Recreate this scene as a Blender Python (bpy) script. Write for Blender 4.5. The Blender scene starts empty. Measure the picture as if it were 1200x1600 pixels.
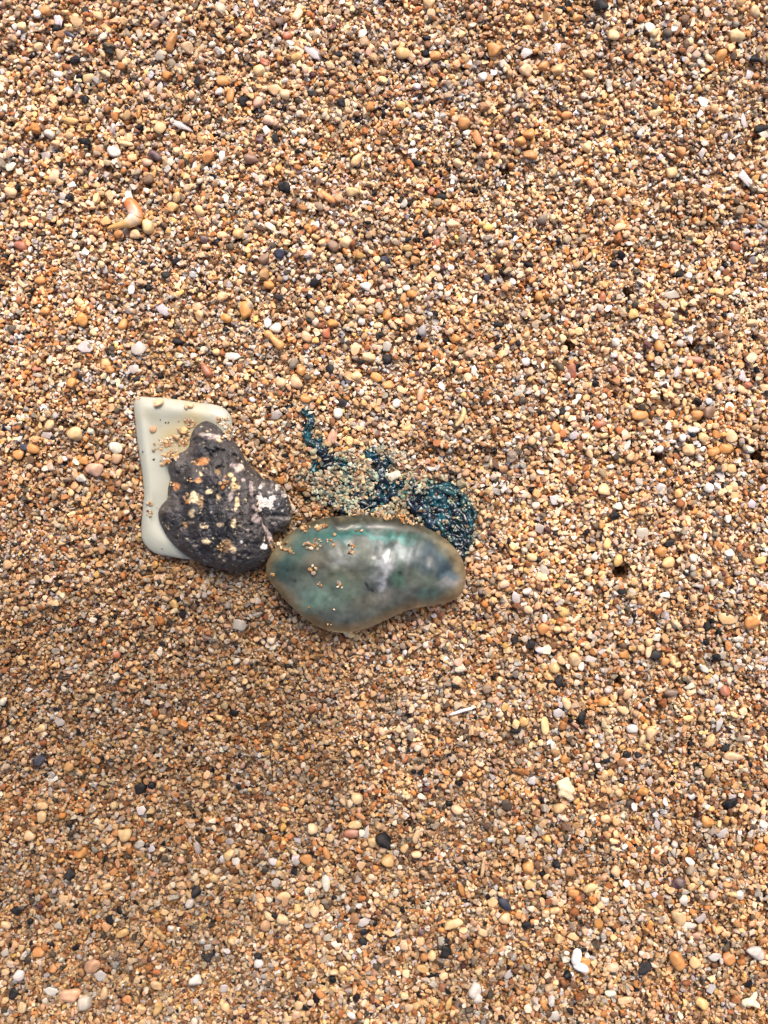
import bpy, math, random
import numpy as np
C = bpy.context.scene.collection
rng = np.random.default_rng(11)
random.seed(5)
S = 0.0002            # metres per photo pixel on the sand: the frame is 24 cm x 32 cm of beach
HC = 1400.0           # camera height in the same pixels (28 cm)

# ---------------------------------------------------------------- camera, light, exposure
sc = bpy.context.scene
cam = bpy.data.cameras.new("camera"); camo = bpy.data.objects.new("camera", cam); C.objects.link(camo)
camo.location = (0, 0, HC*S)
cam.sensor_fit = 'VERTICAL'; cam.sensor_height = 24; cam.lens = 12/(800/HC)
cam.clip_start = 0.01; cam.clip_end = 20
cam.dof.use_dof = True; cam.dof.focus_distance = (HC-2)*S; cam.dof.aperture_fstop = 9
sc.camera = camo
SUN_EL, SUN_AZ = math.radians(50), math.radians(12)     # azimuth clockwise from the top of the picture (+Y)
w = bpy.data.worlds.new("World"); sc.world = w; w.use_nodes = True
nt = w.node_tree
sky = nt.nodes.new('ShaderNodeTexSky'); sky.sky_type = 'NISHITA'; sky.sun_disc = False
sky.sun_elevation = SUN_EL; sky.sun_rotation = SUN_AZ; sky.dust_density = 6; sky.air_density = 0.6; sky.ozone_density = 0.6
bg = nt.nodes['Background']; bg.inputs['Strength'].default_value = 0.13
nt.links.new(sky.outputs[0], bg.inputs[0])
sl = bpy.data.lights.new("sun", 'SUN'); sl.energy = 1.35; sl.angle = math.radians(24); sl.color = (1.0, 0.94, 0.855)
so = bpy.data.objects.new("sun", sl); C.objects.link(so)
so.rotation_euler = (math.pi/2-SUN_EL, 0, math.pi-SUN_AZ); so.location = (0, 0.5, 1)
sc.view_settings.view_transform = 'Standard'; sc.view_settings.look = 'None'
sc.view_settings.exposure = 0.90; sc.view_settings.gamma = 1
sc.render.engine = 'CYCLES'
sc.cycles.max_bounces = 8; sc.cycles.transparent_max_bounces = 12

# ---------------------------------------------------------------- helpers
def lin(c):
    c = np.asarray(c, float)/255.0
    return np.where(c <= .04045, c/12.92, ((c+.055)/1.055)**2.4)

class Noise2:
    def __init__(s, seed): s.g = np.random.default_rng(seed).random((128, 128))
    def __call__(s, x, y, scale):
        x = np.asarray(x, float)/scale+37.3; y = np.asarray(y, float)/scale+11.7
        xi = np.floor(x).astype(int); yi = np.floor(y).astype(int)
        fx = x-xi; fy = y-yi; fx = fx*fx*(3-2*fx); fy = fy*fy*(3-2*fy)
        a = s.g[yi % 128, xi % 128]; b = s.g[yi % 128, (xi+1) % 128]
        c = s.g[(yi+1) % 128, xi % 128]; d = s.g[(yi+1) % 128, (xi+1) % 128]
        return (a*(1-fx)+b*fx)*(1-fy)+(c*(1-fx)+d*fx)*fy-0.5
def fbm(n, x, y, scale, o=4):
    r = 0; a = 1
    for i in range(o): r = r+a*n(x+i*91.7, y-i*53.1, scale/2**i); a *= .55
    return r
N1, N2, N3, N4 = Noise2(1), Noise2(2), Noise2(3), Noise2(4)
sig = lambda v: 1/(1+np.exp(-np.clip(v, -40, 40)))

def seg_dist(x, y, pts):
    d = np.full(np.shape(x), 1e9)
    for (x0, y0), (x1, y1) in zip(pts[:-1], pts[1:]):
        L = (x1-x0)**2+(y1-y0)**2
        t = np.clip(((x-x0)*(x1-x0)+(y-y0)*(y1-y0))/L, 0, 1)
        d = np.minimum(d, np.hypot(x-x0-t*(x1-x0), y-y0-t*(y1-y0)))
    return d

HOLES = [(983, 457, 6), (889, 539, 6.5), (1082, 538, 6), (1030, 715, 6.5), (1187, 713, 9), (972, 892, 12), (790, 264, 5), (968, 1067, 5)]
def terrain(x, y):
    """height of the sand in pixels, x right, y down like the photograph"""
    x = np.asarray(x, float); y = np.asarray(y, float)
    wx = .18+.82*sig(-(x-480)/110)
    t = -85*sig((y-1090-.12*(x-200))/75)*wx  # slope shaped to turn the lower left away from the sun, for shade
    t = t+7*fbm(N1, x, y, 260, 2)*(1-.6*np.exp(-((x-430)/260)**2-((y-800)/170)**2))
    t = t+6*fbm(N2, x, y, 60, 3)
    e = y-(1212+14*N3(x, 0*x, 60))
    t = t+15*np.exp(-np.abs(x-150)/170)*(sig(-e/5)-.5)*np.exp(-(e/60)**2)
    e2 = y-(700+.05*(x-700)+6*N3(x, 0*x, 30))                      # little bank behind the tentacles
    t = t+20*np.exp(-((x-715)/65)**2)*(sig(-e2/5)-.35)*np.exp(-(e2/38)**2)
    t = t-10*np.exp(-((x-765)/16)**2-((y-1205)/14)**2)
    for hx, hy, r in HOLES:
        d = np.hypot(x-hx, (y-hy)*1.1)
        t = t-50*sig((r+0.5-d)/1.6)-5*np.exp(-(d/(r*1.9))**2)
    return t
def T1(x, y): return float(terrain(np.array([x]), np.array([y]))[0])
def img2w(px, py, h):
    """photo pixel -> pixel position on the plane at height h"""
    f = 1-h/HC
    return 600+(px-600)*f, 800+(py-800)*f
def W(x, y, z): return np.stack([(np.asarray(x, float)-600)*S, (800-np.asarray(y, float))*S, np.asarray(z, float)*S], -1)

def make_mesh(name, V, F, mat, parent=None, col=None, smooth=True, extra=None):
    me = bpy.data.meshes.new(name)
    V = np.asarray(V, np.float32); 
    if isinstance(F, np.ndarray):
        k = F.shape[1]; nf = len(F)
        me.vertices.add(len(V)); me.vertices.foreach_set('co', V.ravel())
        me.loops.add(nf*k); me.loops.foreach_set('vertex_index', F.astype(np.int32).ravel())
        me.polygons.add(nf); me.polygons.foreach_set('loop_start', np.arange(0, nf*k, k, dtype=np.int32))
        me.update(calc_edges=True)
    else:
        me.from_pydata(V.tolist(), [], F)
    if smooth is True: me.polygons.foreach_set('use_smooth', np.ones(len(me.polygons), bool))
    elif isinstance(smooth, np.ndarray): me.polygons.foreach_set('use_smooth', smooth)
    if col is not None:
        a = me.attributes.new('tint', 'FLOAT_COLOR', 'POINT')
        cc = np.ones((len(V), 4), np.float32); cc[:, :3] = col; a.data.foreach_set('color', cc.ravel())
    for k, v in (extra or {}).items():
        a = me.attributes.new(k, 'FLOAT', 'POINT'); a.data.foreach_set('value', np.asarray(v, np.float32))
    me.materials.append(mat); me.update()
    o = bpy.data.objects.new(name, me); C.objects.link(o)
    if parent: o.parent = parent
    return o
def local(o, origin):
    """move the mesh origin to a point on the object"""
    me = o.data; n = len(me.vertices); a = np.empty(n*3, np.float32); me.vertices.foreach_get('co', a)
    a = a.reshape(-1, 3)-np.asarray(origin, np.float32); me.vertices.foreach_set('co', a.ravel()); me.update()
    o.location = [float(v) for v in origin]
def tag(o, label=None, cat=None, group=None, kind=None):
    if label: o['label'] = label
    if cat: o['category'] = cat
    if group: o['group'] = group
    if kind: o['kind'] = kind
    return o

# ---------------------------------------------------------------- materials
def mat_new(name):
    m = bpy.data.materials.new(name); m.use_nodes = True
    return m, m.node_tree, m.node_tree.nodes['Principled BSDF']
def node(t, typ, **k):
    n = t.nodes.new(typ)
    for a, b in k.items(): setattr(n, a, b)
    return n
def stone_mat(name, rough=.42, mott=.35, scale=900, bump=.25, spec=.5, sss=0.0, dist=.0002):
    m, t, p = mat_new(name)
    at = node(t, 'ShaderNodeAttribute', attribute_name='tint')
    geo = node(t, 'ShaderNodeNewGeometry')
    nz = node(t, 'ShaderNodeTexNoise'); nz.inputs['Scale'].default_value = scale; nz.inputs['Detail'].default_value = 3
    t.links.new(geo.outputs['Position'], nz.inputs['Vector'])
    mr = node(t, 'ShaderNodeMapRange'); mr.inputs['From Min'].default_value = .3; mr.inputs['From Max'].default_value = .7
    mr.inputs['To Min'].default_value = 1-mott; mr.inputs['To Max'].default_value = 1+mott*.6
    t.links.new(nz.outputs['Fac'], mr.inputs['Value'])
    mx = node(t, 'ShaderNodeVectorMath', operation='SCALE')
    t.links.new(at.outputs['Color'], mx.inputs[0]); t.links.new(mr.outputs[0], mx.inputs['Scale'])
    t.links.new(mx.outputs[0], p.inputs['Base Color'])
    r2 = node(t, 'ShaderNodeMapRange'); r2.inputs['To Min'].default_value = rough-.12; r2.inputs['To Max'].default_value = rough+.22
    t.links.new(nz.outputs['Fac'], r2.inputs['Value']); t.links.new(r2.outputs[0], p.inputs['Roughness'])
    p.inputs['Specular IOR Level'].default_value = spec
    b = node(t, 'ShaderNodeBump'); b.inputs['Strength'].default_value = bump; b.inputs['Distance'].default_value = dist
    n2 = node(t, 'ShaderNodeTexNoise'); n2.inputs['Scale'].default_value = scale*2.6; n2.inputs['Detail'].default_value = 2
    t.links.new(geo.outputs['Position'], n2.inputs['Vector'])
    t.links.new(n2.outputs['Fac'], b.inputs['Height']); t.links.new(b.outputs[0], p.inputs['Normal'])
    if sss:
        p.inputs['Subsurface Weight'].default_value = sss; p.inputs['Subsurface Radius'].default_value = (1, .8, .6)
        p.inputs['Subsurface Scale'].default_value = .002
    return m
M_GRAIN = stone_mat('sand_grain_mineral', rough=.55, mott=.25, scale=1100, bump=.15, spec=.25)
M_PEB = stone_mat('pebble_mineral', rough=.42, mott=.22, scale=700, bump=.25)
M_BLACK = stone_mat('basalt_grain', rough=.6, mott=.4, scale=900, bump=.8, spec=.2)
M_FLAKE = stone_mat('shell_flake_nacre', rough=.3, mott=.18, scale=420, bump=.2)
M_CLAW = stone_mat('claw_shell', rough=.3, mott=.15, scale=500, bump=.15)

# ---------------------------------------------------------------- sand bed (the sheet under the grains)
def bed():
    xs = np.concatenate([np.linspace(-2600, -160, 14)[:-1], np.arange(-160, 1361, 5), np.linspace(1360, 3800, 14)[1:]])
    ys = np.concatenate([np.linspace(-2600, -160, 14)[:-1], np.arange(-160, 1761, 5), np.linspace(1760, 4200, 14)[1:]])
    X, Y = np.meshgrid(xs, ys); Z = terrain(X, Y)
    inside = (X > -145) & (X < 1345) & (Y > -145) & (Y < 1745)
    Z = Z-np.where(inside, 7, 0)
    V = W(X, Y, Z).reshape(-1, 3); nx = len(xs); ny = len(ys)
    i = (np.arange(ny-1)[:, None]*nx+np.arange(nx-1)[None]).ravel()
    F = np.stack([i+nx, i+nx+1, i+1, i], 1)
    m, t, p = mat_new('packed_sand')
    geo = node(t, 'ShaderNodeNewGeometry')
    v = node(t, 'ShaderNodeTexVoronoi'); v.inputs['Scale'].default_value = 820
    t.links.new(geo.outputs['Position'], v.inputs['Vector'])
    sep = node(t, 'ShaderNodeSeparateColor'); t.links.new(v.outputs['Color'], sep.inputs[0])
    cr = node(t, 'ShaderNodeValToRGB'); cr.color_ramp.interpolation = 'CONSTANT'
    els = [(0, (90, 60, 38)), (.15, (190, 140, 90)), (.4, (150, 105, 65)), (.6, (205, 170, 125)), (.78, (120, 85, 55)), (.9, (60, 45, 38)), (.96, (215, 205, 195))]
    e = cr.color_ramp.elements; e[0].position = 0; e[0].color = (*lin(els[0][1]), 1); e[1].position = els[1][0]; e[1].color = (*lin(els[1][1]), 1)
    for q, c in els[2:]:
        n = e.new(q); n.color = (*lin(c), 1)
    for n in e: n.color = (n.color[0]*.72, n.color[1]*.72, n.color[2]*.72, 1)
    t.links.new(sep.outputs[0], cr.inputs[0]); t.links.new(cr.outputs[0], p.inputs['Base Color'])
    b = node(t, 'ShaderNodeBump', invert=True); b.inputs['Strength'].default_value = 1; b.inputs['Distance'].default_value = .001
    t.links.new(v.outputs['Distance'], b.inputs['Height']); t.links.new(b.outputs[0], p.inputs['Normal'])
    p.inputs['Roughness'].default_value = .7
    o = make_mesh('sand', V, F, m); tag(o, 'packed sand bed under the loose grains', kind='structure')
bed()

# ---------------------------------------------------------------- height map for dropping grains
MX, MY = 135, 135
GW, GH = 1200+2*MX, 1600+2*MY
gy, gx = np.mgrid[0:GH, 0:GW]; gx = gx-MX; gy = gy-MY
TT = terrain(gx, gy)
H = TT-7.0
OWN = np.full(H.shape, -1, np.int32)
grains = []      # arrays per batch
ng = 0
coarse = fbm(N4, gx, gy, 190, 4)
# finer sand seen on the left middle, coarser grains along the right, the top and the foot of the picture
coarse += .30*sig((gx-560)/120)*sig((gy-120)/80)+.28*sig((gy-1330)/70)-.30*np.exp(-((gx-230)/300)**2-((gy-1020)/190)**2)
coarse += .22*np.exp(-((gx-120)/260)**2-((gy-120)/170)**2)-.42*np.exp(-((gx-570)/150)**2-((gy-20)/50)**2)-.2*np.exp(-((gx-330)/60)**2-((gy-10)/40)**2)
coarse = np.clip(coarse+.35, 0, 1)

def gi(x, y): return np.clip(np.rint(y).astype(int)+MY, 0, GH-1), np.clip(np.rint(x).astype(int)+MX, 0, GW-1)
def stamp(x, y, a, b, c, ang, z, ids):
    R = int(math.ceil(a.max()))
    oy, ox = np.mgrid[-R:R+1, -R:R+1]; ox = ox.ravel()[None]; oy = oy.ravel()[None]
    iy, ix = gi(x, y)
    dx = ix[:, None]+ox-MX-x[:, None]; dy = iy[:, None]+oy-MY-y[:, None]
    ca = np.cos(ang)[:, None]; sa = np.sin(ang)[:, None]
    u = (dx*ca-dy*sa)/a[:, None]; v = (dx*sa+dy*ca)/b[:, None]
    q = 1-u*u-v*v
    YI = iy[:, None]+oy; XI = ix[:, None]+ox
    ok = (q > 0) & (YI >= 0) & (YI < GH) & (XI >= 0) & (XI < GW)
    top = (z[:, None]+c[:, None]*np.sqrt(np.maximum(q, 0)))[ok]
    fi = (YI*GW+XI)[ok]; idd = np.broadcast_to(ids[:, None], q.shape)[ok]
    Hf = H.ravel(); Of = OWN.ravel()
    np.maximum.at(Hf, fi, top)
    win = Hf[fi] <= top+1e-9
    Of[fi[win]] = idd[win]
def rest(x, y, a, b, ang):
    ca, sa = np.cos(ang), np.sin(ang); s = []
    for u, v in ((0, 0), (.65, 0), (-.65, 0), (0, .65), (0, -.65)):
        px = x+u*a*ca+v*b*sa; py = y-u*a*sa+v*b*ca
        iy, ix = gi(px, py); s.append(H[iy, ix])
    s = np.array(s); return .45*s.mean(0)+.55*s.max(0)
BLOCK = np.zeros(H.shape, bool)
for hx, hy, r in HOLES: BLOCK |= np.hypot(gx-hx, gy-hy)+3*fbm(N2, gx, gy, 9, 2) < r
def drop(n, smin, smax, cap, power=2.0, batch=2500, dens=None, mask=None, flake=.12, kind=0, relcap=True):
    """n grains of length smin..smax dropped on the pile; those that would end too high are refused"""
    global ng
    R = int(math.ceil(smax/2))
    for s0 in range(0, n, batch):
        m = min(batch, n-s0)
        if mask is not None:
            k = rng.integers(0, len(mask[0]), m); x = mask[1][k]-MX+rng.random(m)-.5; y = mask[0][k]-MY+rng.random(m)-.5
        else:
            x = rng.uniform(-MX+R+1, 1200+MX-R-2, m); y = rng.uniform(-MY+R+1, 1600+MY-R-2, m)
        iy, ix = gi(x, y)
        keep = ~BLOCK[iy, ix] if mask is None else np.ones(m, bool)
        if dens is not None: keep &= rng.random(m) < dens(coarse[iy, ix])
        L = smin+(smax-smin)*rng.random(m)**power
        a = L/2*rng.uniform(.95, 1.12, m); b = a*rng.uniform(.55, .98, m); c = a*rng.uniform(.42, .72, m)
        fl = rng.random(m) < flake; c = np.where(fl, a*rng.uniform(.16, .3, m), c)
        ang = rng.uniform(0, 6.283, m)
        z = rest(x, y, a, b, ang)+c*.72
        iy, ix = gi(x, y)
        if relcap: keep &= (z-TT[iy, ix]) < cap
        x, y, a, b, c, ang, z, fl = [q[keep] for q in (x, y, a, b, c, ang, z, fl)]
        if not len(x): continue
        ids = np.arange(ng, ng+len(x)); ng += len(x)
        stamp(x, y, a, b, c, ang, z, ids)
        grains.append(np.stack([x, y, z, a, b, c, ang, fl.astype(float), np.full(len(x), kind)], 1))

# ---------------------------------------------------------------- closed shapes grown from an outline
def outline_r(pts, c, n):
    """radius at n angles of the closed smooth curve through pts (image px), seen from c"""
    p = np.array(pts, float); k = len(p); q = []
    for i in range(k):
        p0, p1, p2, p3 = p[i-1], p[i], p[(i+1) % k], p[(i+2) % k]
        for t in np.linspace(0, 1, 24, endpoint=False):
            q.append(.5*((2*p1)+(-p0+p2)*t+(2*p0-5*p1+4*p2-p3)*t*t+(-p0+3*p1-3*p2+p3)*t**3))
    q = np.array(q)-np.array(c); th = np.arctan2(q[:, 1], q[:, 0]); r = np.hypot(q[:, 0], q[:, 1])
    o = np.argsort(th); th = th[o]; r = r[o]
    th = np.concatenate([th-2*np.pi, th, th+2*np.pi]); r = np.concatenate([r, r, r])
    tt = np.linspace(-np.pi, np.pi, n, endpoint=False)
    return tt, np.interp(tt, th, r)
def blob(pts, c, zeq, top, bot, nth=240, nr=60, prof=2.0, pw=.5, detail=None, hz=None, bprof=None, sm=0):
    """top(x,y,t)/bot heights over a traced outline. returns verts in px (world), faces, image xy, t, is_top"""
    th, R = outline_r(pts, c, nth)
    for _ in range(sm): R = (np.roll(R, 1)+R+np.roll(R, -1))/3
    phi = np.linspace(0, 1, nr+1)[1:]
    t_top = np.sin(phi*np.pi/2)
    rings = []
    for s, tl in ((1, t_top), (-1, t_top[::-1][1:])):
        for t in tl:
            x = c[0]+R*t*np.cos(th); y = c[1]+R*t*np.sin(th)
            base = (1-t**prof)**pw if t < 1 else 0
            if s > 0: z = zeq+top*base+(detail(x, y, t) if detail is not None else 0)
            else: z = zeq-bot*base+0*x
            if s < 0 and t == t_top[-1]: continue
            rings.append((x, y, z+0*x, np.full(nth, t), np.full(nth, s)))
    x0 = np.array([c[0]]); y0 = np.array([c[1]])
    zt = zeq+top+(detail(x0, y0, 0.0)[0] if detail is not None else 0)
    A = [np.concatenate(q) for q in zip(*rings)]
    n = len(A[0])
    A = [np.append(A[0], [c[0], c[0]]), np.append(A[1], [c[1], c[1]]), np.append(A[2], [zt, zeq-bot]), np.append(A[3], [0, 0]), np.append(A[4], [1, -1])]
    nrg = len(rings); F = []
    j = np.arange(nth); jn = (j+1) % nth
    for k in range(nrg-1):
        F.append(np.stack([k*nth+j, (k+1)*nth+j, (k+1)*nth+jn, k*nth+jn], 1))
    F = np.concatenate(F).tolist()
    F += [(n, int(a), int(b)) for a, b in zip(j, jn)]
    F += [(n+1, int((nrg-1)*nth+b), int((nrg-1)*nth+a)) for a, b in zip(j, jn)]
    # image position -> world position at that height
    X = 600+(A[0]-600)*(1-A[2]/HC); Y = 800+(A[1]-800)*(1-A[2]/HC)
    # faces: outward (image y is down, so winding flips)
    F = [tuple(reversed(f)) for f in F]
    return W(X, Y, A[2]), F, A[0], A[1], A[3], A[4], A[2], X, Y
def stamp_points(X, Y, Z, oid):
    iy, ix = gi(X, Y); ok = (iy > 2) & (iy < GH-3) & (ix > 2) & (ix < GW-3); iy, ix, Z = iy[ok], ix[ok], Z[ok]
    for dy in (-1, 0, 1):
        for dx in (-1, 0, 1):
            f = (iy+dy)*GW+ix+dx
            np.maximum.at(H.ravel(), f, Z)
            OWN.ravel()[f] = np.where(H.ravel()[f] <= Z+1e-6, oid, OWN.ravel()[f])
def in_poly(pts, x, y):
    p = np.array(pts, float); r = np.zeros(np.shape(x), bool); k = len(p)
    for i in range(k):
        x0, y0 = p[i]; x1, y1 = p[(i+1) % k]
        if y0 == y1: continue
        cnd = ((y0 > y) != (y1 > y)) & (x < (x1-x0)*(y-y0)/(y1-y0)+x0); r ^= cnd
    return r

SHADE_BROWN = np.clip(.95*np.exp(-((gx-200)/340)**4-((gy-1085)/210)**2)+.60*np.exp(-((gx-100)/420)**4-((gy-1450)/330)**2)+.52*sig((gy-960)/130)
               +.55*np.exp(-((gx-470)/330)**4-((gy-800)/150)**4)+.3*np.exp(-((gx-60)/200)**2-((gy-820)/180)**2)+.55*fbm(N1, gx, gy, 160, 3), 0, 1.1)  # soft shade painted into the grain colours, along with browner sand
HUE = fbm(N2, gx, gy, 34, 3)*1.4+.12; BRT = fbm(N3, gx, gy, 17, 3)
# fine bed of grains first; they go everywhere, the big things then press into them
drop(112000, 4.2, 10.5, 1.0, power=1.55, flake=.3)

# ---------------------------------------------------------------- white slab
SLAB = [(211, 624), (240, 621), (275, 624), (310, 629), (338, 633), (354, 641), (362, 655), (363, 675), (362, 720), (360, 780), (358, 840), (350, 868), (300, 874), (262, 869), (244, 865), (231, 856), (222, 842), (221, 820), (223, 795), (225, 770), (222, 738), (217, 705), (212, 665)]
slab_tz = 13
V, F, ix_, iy_, t_, s_, z_, X_, Y_ = blob(SLAB, (288, 742), 5, 8, 8, nth=300, nr=36, prof=14, pw=.6,
    detail=lambda x, y, t: (3.0*fbm(N1, x, y, 70, 3)+4.5*np.exp(-((t-.86)/.13)**2)-2)*(1-t**10))
yel = np.clip(1.1*np.exp(-((ix_-290)/55)**2-((iy_-680)/45)**2)+.8*fbm(N2, ix_, iy_, 40, 3), 0, 1)[:, None]
scol = lin((162, 163, 150))*(1-yel)+lin((164, 152, 116))*yel
msl, tn, p = mat_new('waxy_white_shell')
a_ = node(tn, 'ShaderNodeAttribute', attribute_name='tint'); tn.links.new(a_.outputs['Color'], p.inputs['Base Color'])
p.inputs['Roughness'].default_value = .42; p.inputs['Subsurface Weight'].default_value = .5; p.inputs['Subsurface Radius'].default_value = (1, .9, .7); p.inputs['Subsurface Scale'].default_value = .0035
gn = node(tn, 'ShaderNodeNewGeometry'); nz = node(tn, 'ShaderNodeTexNoise'); nz.inputs['Scale'].default_value = 1500; tn.links.new(gn.outputs['Position'], nz.inputs['Vector'])
bp = node(tn, 'ShaderNodeBump'); bp.inputs['Strength'].default_value = .12; bp.inputs['Distance'].default_value = .0002; tn.links.new(nz.outputs['Fac'], bp.inputs['Height']); tn.links.new(bp.outputs[0], p.inputs['Normal'])
o = make_mesh('shell_slab', V, F, msl, col=scol); local(o, W(288, 742, 0))
tag(o, 'smooth waxy white slab with a curved left side, lying half under the dark snail shell', 'shell piece')
stamp_points(X_[s_ > 0], Y_[s_ > 0], z_[s_ > 0], -2)

# ---------------------------------------------------------------- dark snail shell
def c1(pts): return [(180+x/4, 600+y/4) for x, y in pts]
SNAIL = c1([(560, 232), (620, 250), (680, 300), (735, 345), (775, 400), (812, 468), (850, 520), (900, 560), (935, 620), (945, 720), (950, 800), (975, 880), (990, 960), (975, 1040), (945, 1105), (880, 1150), (800, 1172), (700, 1168), (600, 1140), (500, 1105), (420, 1055), (340, 975), (290, 890), (270, 830), (275, 780), (300, 745), (325, 715), (330, 650), (345, 590), (332, 540), (332, 480), (365, 445), (430, 420), (462, 385), (470, 330), (500, 270)])
LOBE = c1([(845, 600), (900, 592), (960, 596), (1020, 622), (1062, 668), (1090, 730), (1106, 800), (1098, 860), (1066, 905), (1020, 930), (960, 930), (900, 900), (850, 820), (830, 700)])
g_suture = c1([(425, 445), (470, 400), (530, 362), (600, 345), (680, 352), (745, 385)])
g_suture2 = c1([(335, 560), (385, 560), (450, 520), (540, 462), (640, 440), (740, 452), (830, 500)])
g_flank = c1([(455, 440), (415, 560), (405, 690), (420, 820), (470, 960), (560, 1080)])
g_a = c1([(560, 520), (540, 640), (560, 780), (600, 930), (650, 1050)]); g_b = c1([(720, 500), (740, 620), (770, 760), (760, 900), (740, 1000)])
r_a = c1([(480, 560), (470, 700), (500, 860), (560, 990)]); r_b = c1([(650, 500), (640, 640), (670, 800), (690, 950)]); r_c = c1([(820, 540), (840, 680), (850, 820), (880, 960)])
seam = c1([(850, 615), (856, 690), (868, 760), (915, 840), (955, 920), (980, 990)])
cords = [c1([(330+20*k, 620+95*k), (480, 560+105*k), (650, 545+105*k), (800, 575+105*k), (940, 650+100*k)]) for k in range(6)]
knobs = [(263, 718, 13, 8), (252, 800, 14, 6), (318, 672, 14, 5), (315, 745, 14, 4), (345, 755, 13, 4), (375, 745, 12, 4), (318, 800, 13, 4), (350, 815, 13, 4), (385, 800, 13, 4), (330, 850, 13, 4), (365, 860, 13, 4), (400, 850, 12, 4)]
def snail_detail(x, y, t):
    g = lambda pl, w: np.exp(-(seg_dist(x, y, pl)/w)**2)
    z = -6*g(g_suture, 5)-5*g(g_suture2, 6)-5*g(g_flank, 7)-4*g(g_a, 5)-4.5*g(g_b, 5)+4*g(r_a, 6)+4.5*g(r_b, 7)+4*g(r_c, 6)
    for cp in cords: z = z-.8*g(cp, 2.4)
    z = z-7*g(seam, 5)
    for kx, ky, r, h in knobs: z = z+h*np.exp(-((x-kx)**2+(y-ky)**2)/r**2)
    z = z+3.2*(.22-np.abs(fbm(N3, x, y, 34, 4)))-3.2*np.maximum(fbm(N4, x, y, 9, 3)-.12, 0)*4+1.6*fbm(N1, x, y, 5, 2)
    return z*(1-t**12)
SPOTS = [(575, 325, 62, 17, 0), (640, 330, 22, 14, 0), (655, 355, 24, 13, 2), (495, 715, 44, 36, 2), (535, 745, 22, 26, 3), (775, 520, 26, 34, 0), (740, 505, 22, 14, 1), (715, 570, 22, 18, 4), (742, 600, 16, 14, 4), (740, 640, 34, 28, 2), (720, 700, 20, 30, 1), (762, 750, 17, 46, 2), (740, 880, 18, 34, 2), (480, 815, 22, 36, 2), (440, 880, 13, 26, 3), (560, 895, 34, 15, 2), (700, 1010, 38, 42, 3), (735, 1040, 20, 20, 2), (575, 985, 30, 16, 2), (790, 985, 13, 12, 5), (545, 490, 48, 26, 6), (520, 605, 27, 22, 6), (380, 635, 22, 22, 6), (535, 560, 13, 18, 2), (585, 670, 20, 16, 2), (645, 700, 16, 22, 2), (655, 880, 24, 12, 2), (930, 1015, 22, 16, 5), (880, 840, 26, 30, 1), (800, 600, 12, 12, 1), (680, 600, 10, 10, 1), (740, 1085, 12, 10, 1), (640, 545, 20, 18, 3), (600, 800, 12, 8, 1), (830, 915, 10, 10, 1), (500, 1010, 22, 8, 1)]
SPC = [lin(c) for c in ((190, 172, 160), (160, 145, 140), (214, 190, 150), (150, 118, 84), (232, 205, 150), (238, 235, 230), (190, 130, 80))]
def snail_col(x, y, t, lobe=False):
    n = fbm(N2, x, y, 30, 4); n2 = fbm(N3, x, y, 9, 3)
    k = np.clip(.42+.9*n+.35*(t-.6), 0, 1)[:, None]
    c = lin((48, 48, 51))*(1-k)+lin((82, 75, 72))*k
    c = .92*c*np.clip(1+.7*n2+.5*fbm(N4, x, y, 3.2, 2), .3, 2)[:, None]
    warp = 7*fbm(N1, x, y, 8, 3)
    def put(c, m, col): m = np.clip(m, 0, 1)[:, None]; return c*(1-m)+col*m
    if not lobe:
        for sx, sy, rx, ry, ci in SPOTS:
            px, py = 180+sx/4, 600+sy/4
            d = np.hypot((x-px)/(rx/4), (y-py)/(ry/4))+warp*.11
            c = put(c, (1.1-d)*3.2*(.82+.5*n2), SPC[ci])
        d = seg_dist(x, y, seam); c = put(c, (3.2+warp*.8-d)*.5, SPC[1]*1.2)
        c = put(c, (fbm(N4, x, y, 5, 3)-.47)*9, SPC[2]*.8)
    else:
        for sx, sy, rx, ry in ((905, 745, 52, 42), (985, 712, 34, 24), (950, 740, 40, 20), (1010, 650, 10, 16), (905, 640, 12, 10), (1060, 700, 12, 10)):
            px, py = 180+sx/4, 600+sy/4
            d = np.hypot((x-px)/(rx/4), (y-py)/(ry/4))+warp*.16
            c = put(c, (1.1-d)*4, lin((212, 203, 192)))
        c = put(c, (fbm(N4, x, y, 6, 3)*.9+.32*(t-.5)-.30)*5, lin((170, 158, 148)))
        c = put(c, ((y-797)/30.)*(fbm(N1, x, y, 7, 3)+.25)*2, lin((150, 140, 132)))
    return c
msn = stone_mat('worn_dark_shell', rough=.5, mott=.4, scale=420, bump=.85, spec=.45, dist=.0007)
snail = bpy.data.objects.new('snail_shell', None); C.objects.link(snail); snail.location = W(350, 785, 0)
tag(snail, 'dark knobbly snail shell with pale worn spots, sitting on the white slab', 'shell')
def child_local(o, root):
    me = o.data; n = len(me.vertices); a = np.empty(n*3, np.float32); me.vertices.foreach_get('co', a)
    a = a.reshape(-1, 3)-np.array(root.location, np.float32); me.vertices.foreach_set('co', a.ravel()); me.update(); o.parent = root
V, F, ix_, iy_, t_, s_, z_, X_, Y_ = blob(SNAIL, (345, 790), 17, 52, 14, nth=380, nr=96, prof=2.1, pw=.62, detail=snail_detail)
o = make_mesh('whorl', V, F, msn, col=snail_col(ix_, iy_, t_)); child_local(o, snail)
stamp_points(X_[s_ > 0], Y_[s_ > 0], z_[s_ > 0], -2)
V, F, ix_, iy_, t_, s_, z_, X_, Y_ = blob(LOBE, c1([(975, 760)])[0], 16, 32, 14, nth=220, nr=60, prof=2.0, pw=.55,
    detail=lambda x, y, t: (4*fbm(N2, x, y, 18, 4)+1.5*fbm(N4, x, y, 5, 2)-3*np.exp(-(seg_dist(x, y, c1([(860, 850), (980, 820), (1100, 830)]))/3)**2))*(1-t**12))
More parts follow.
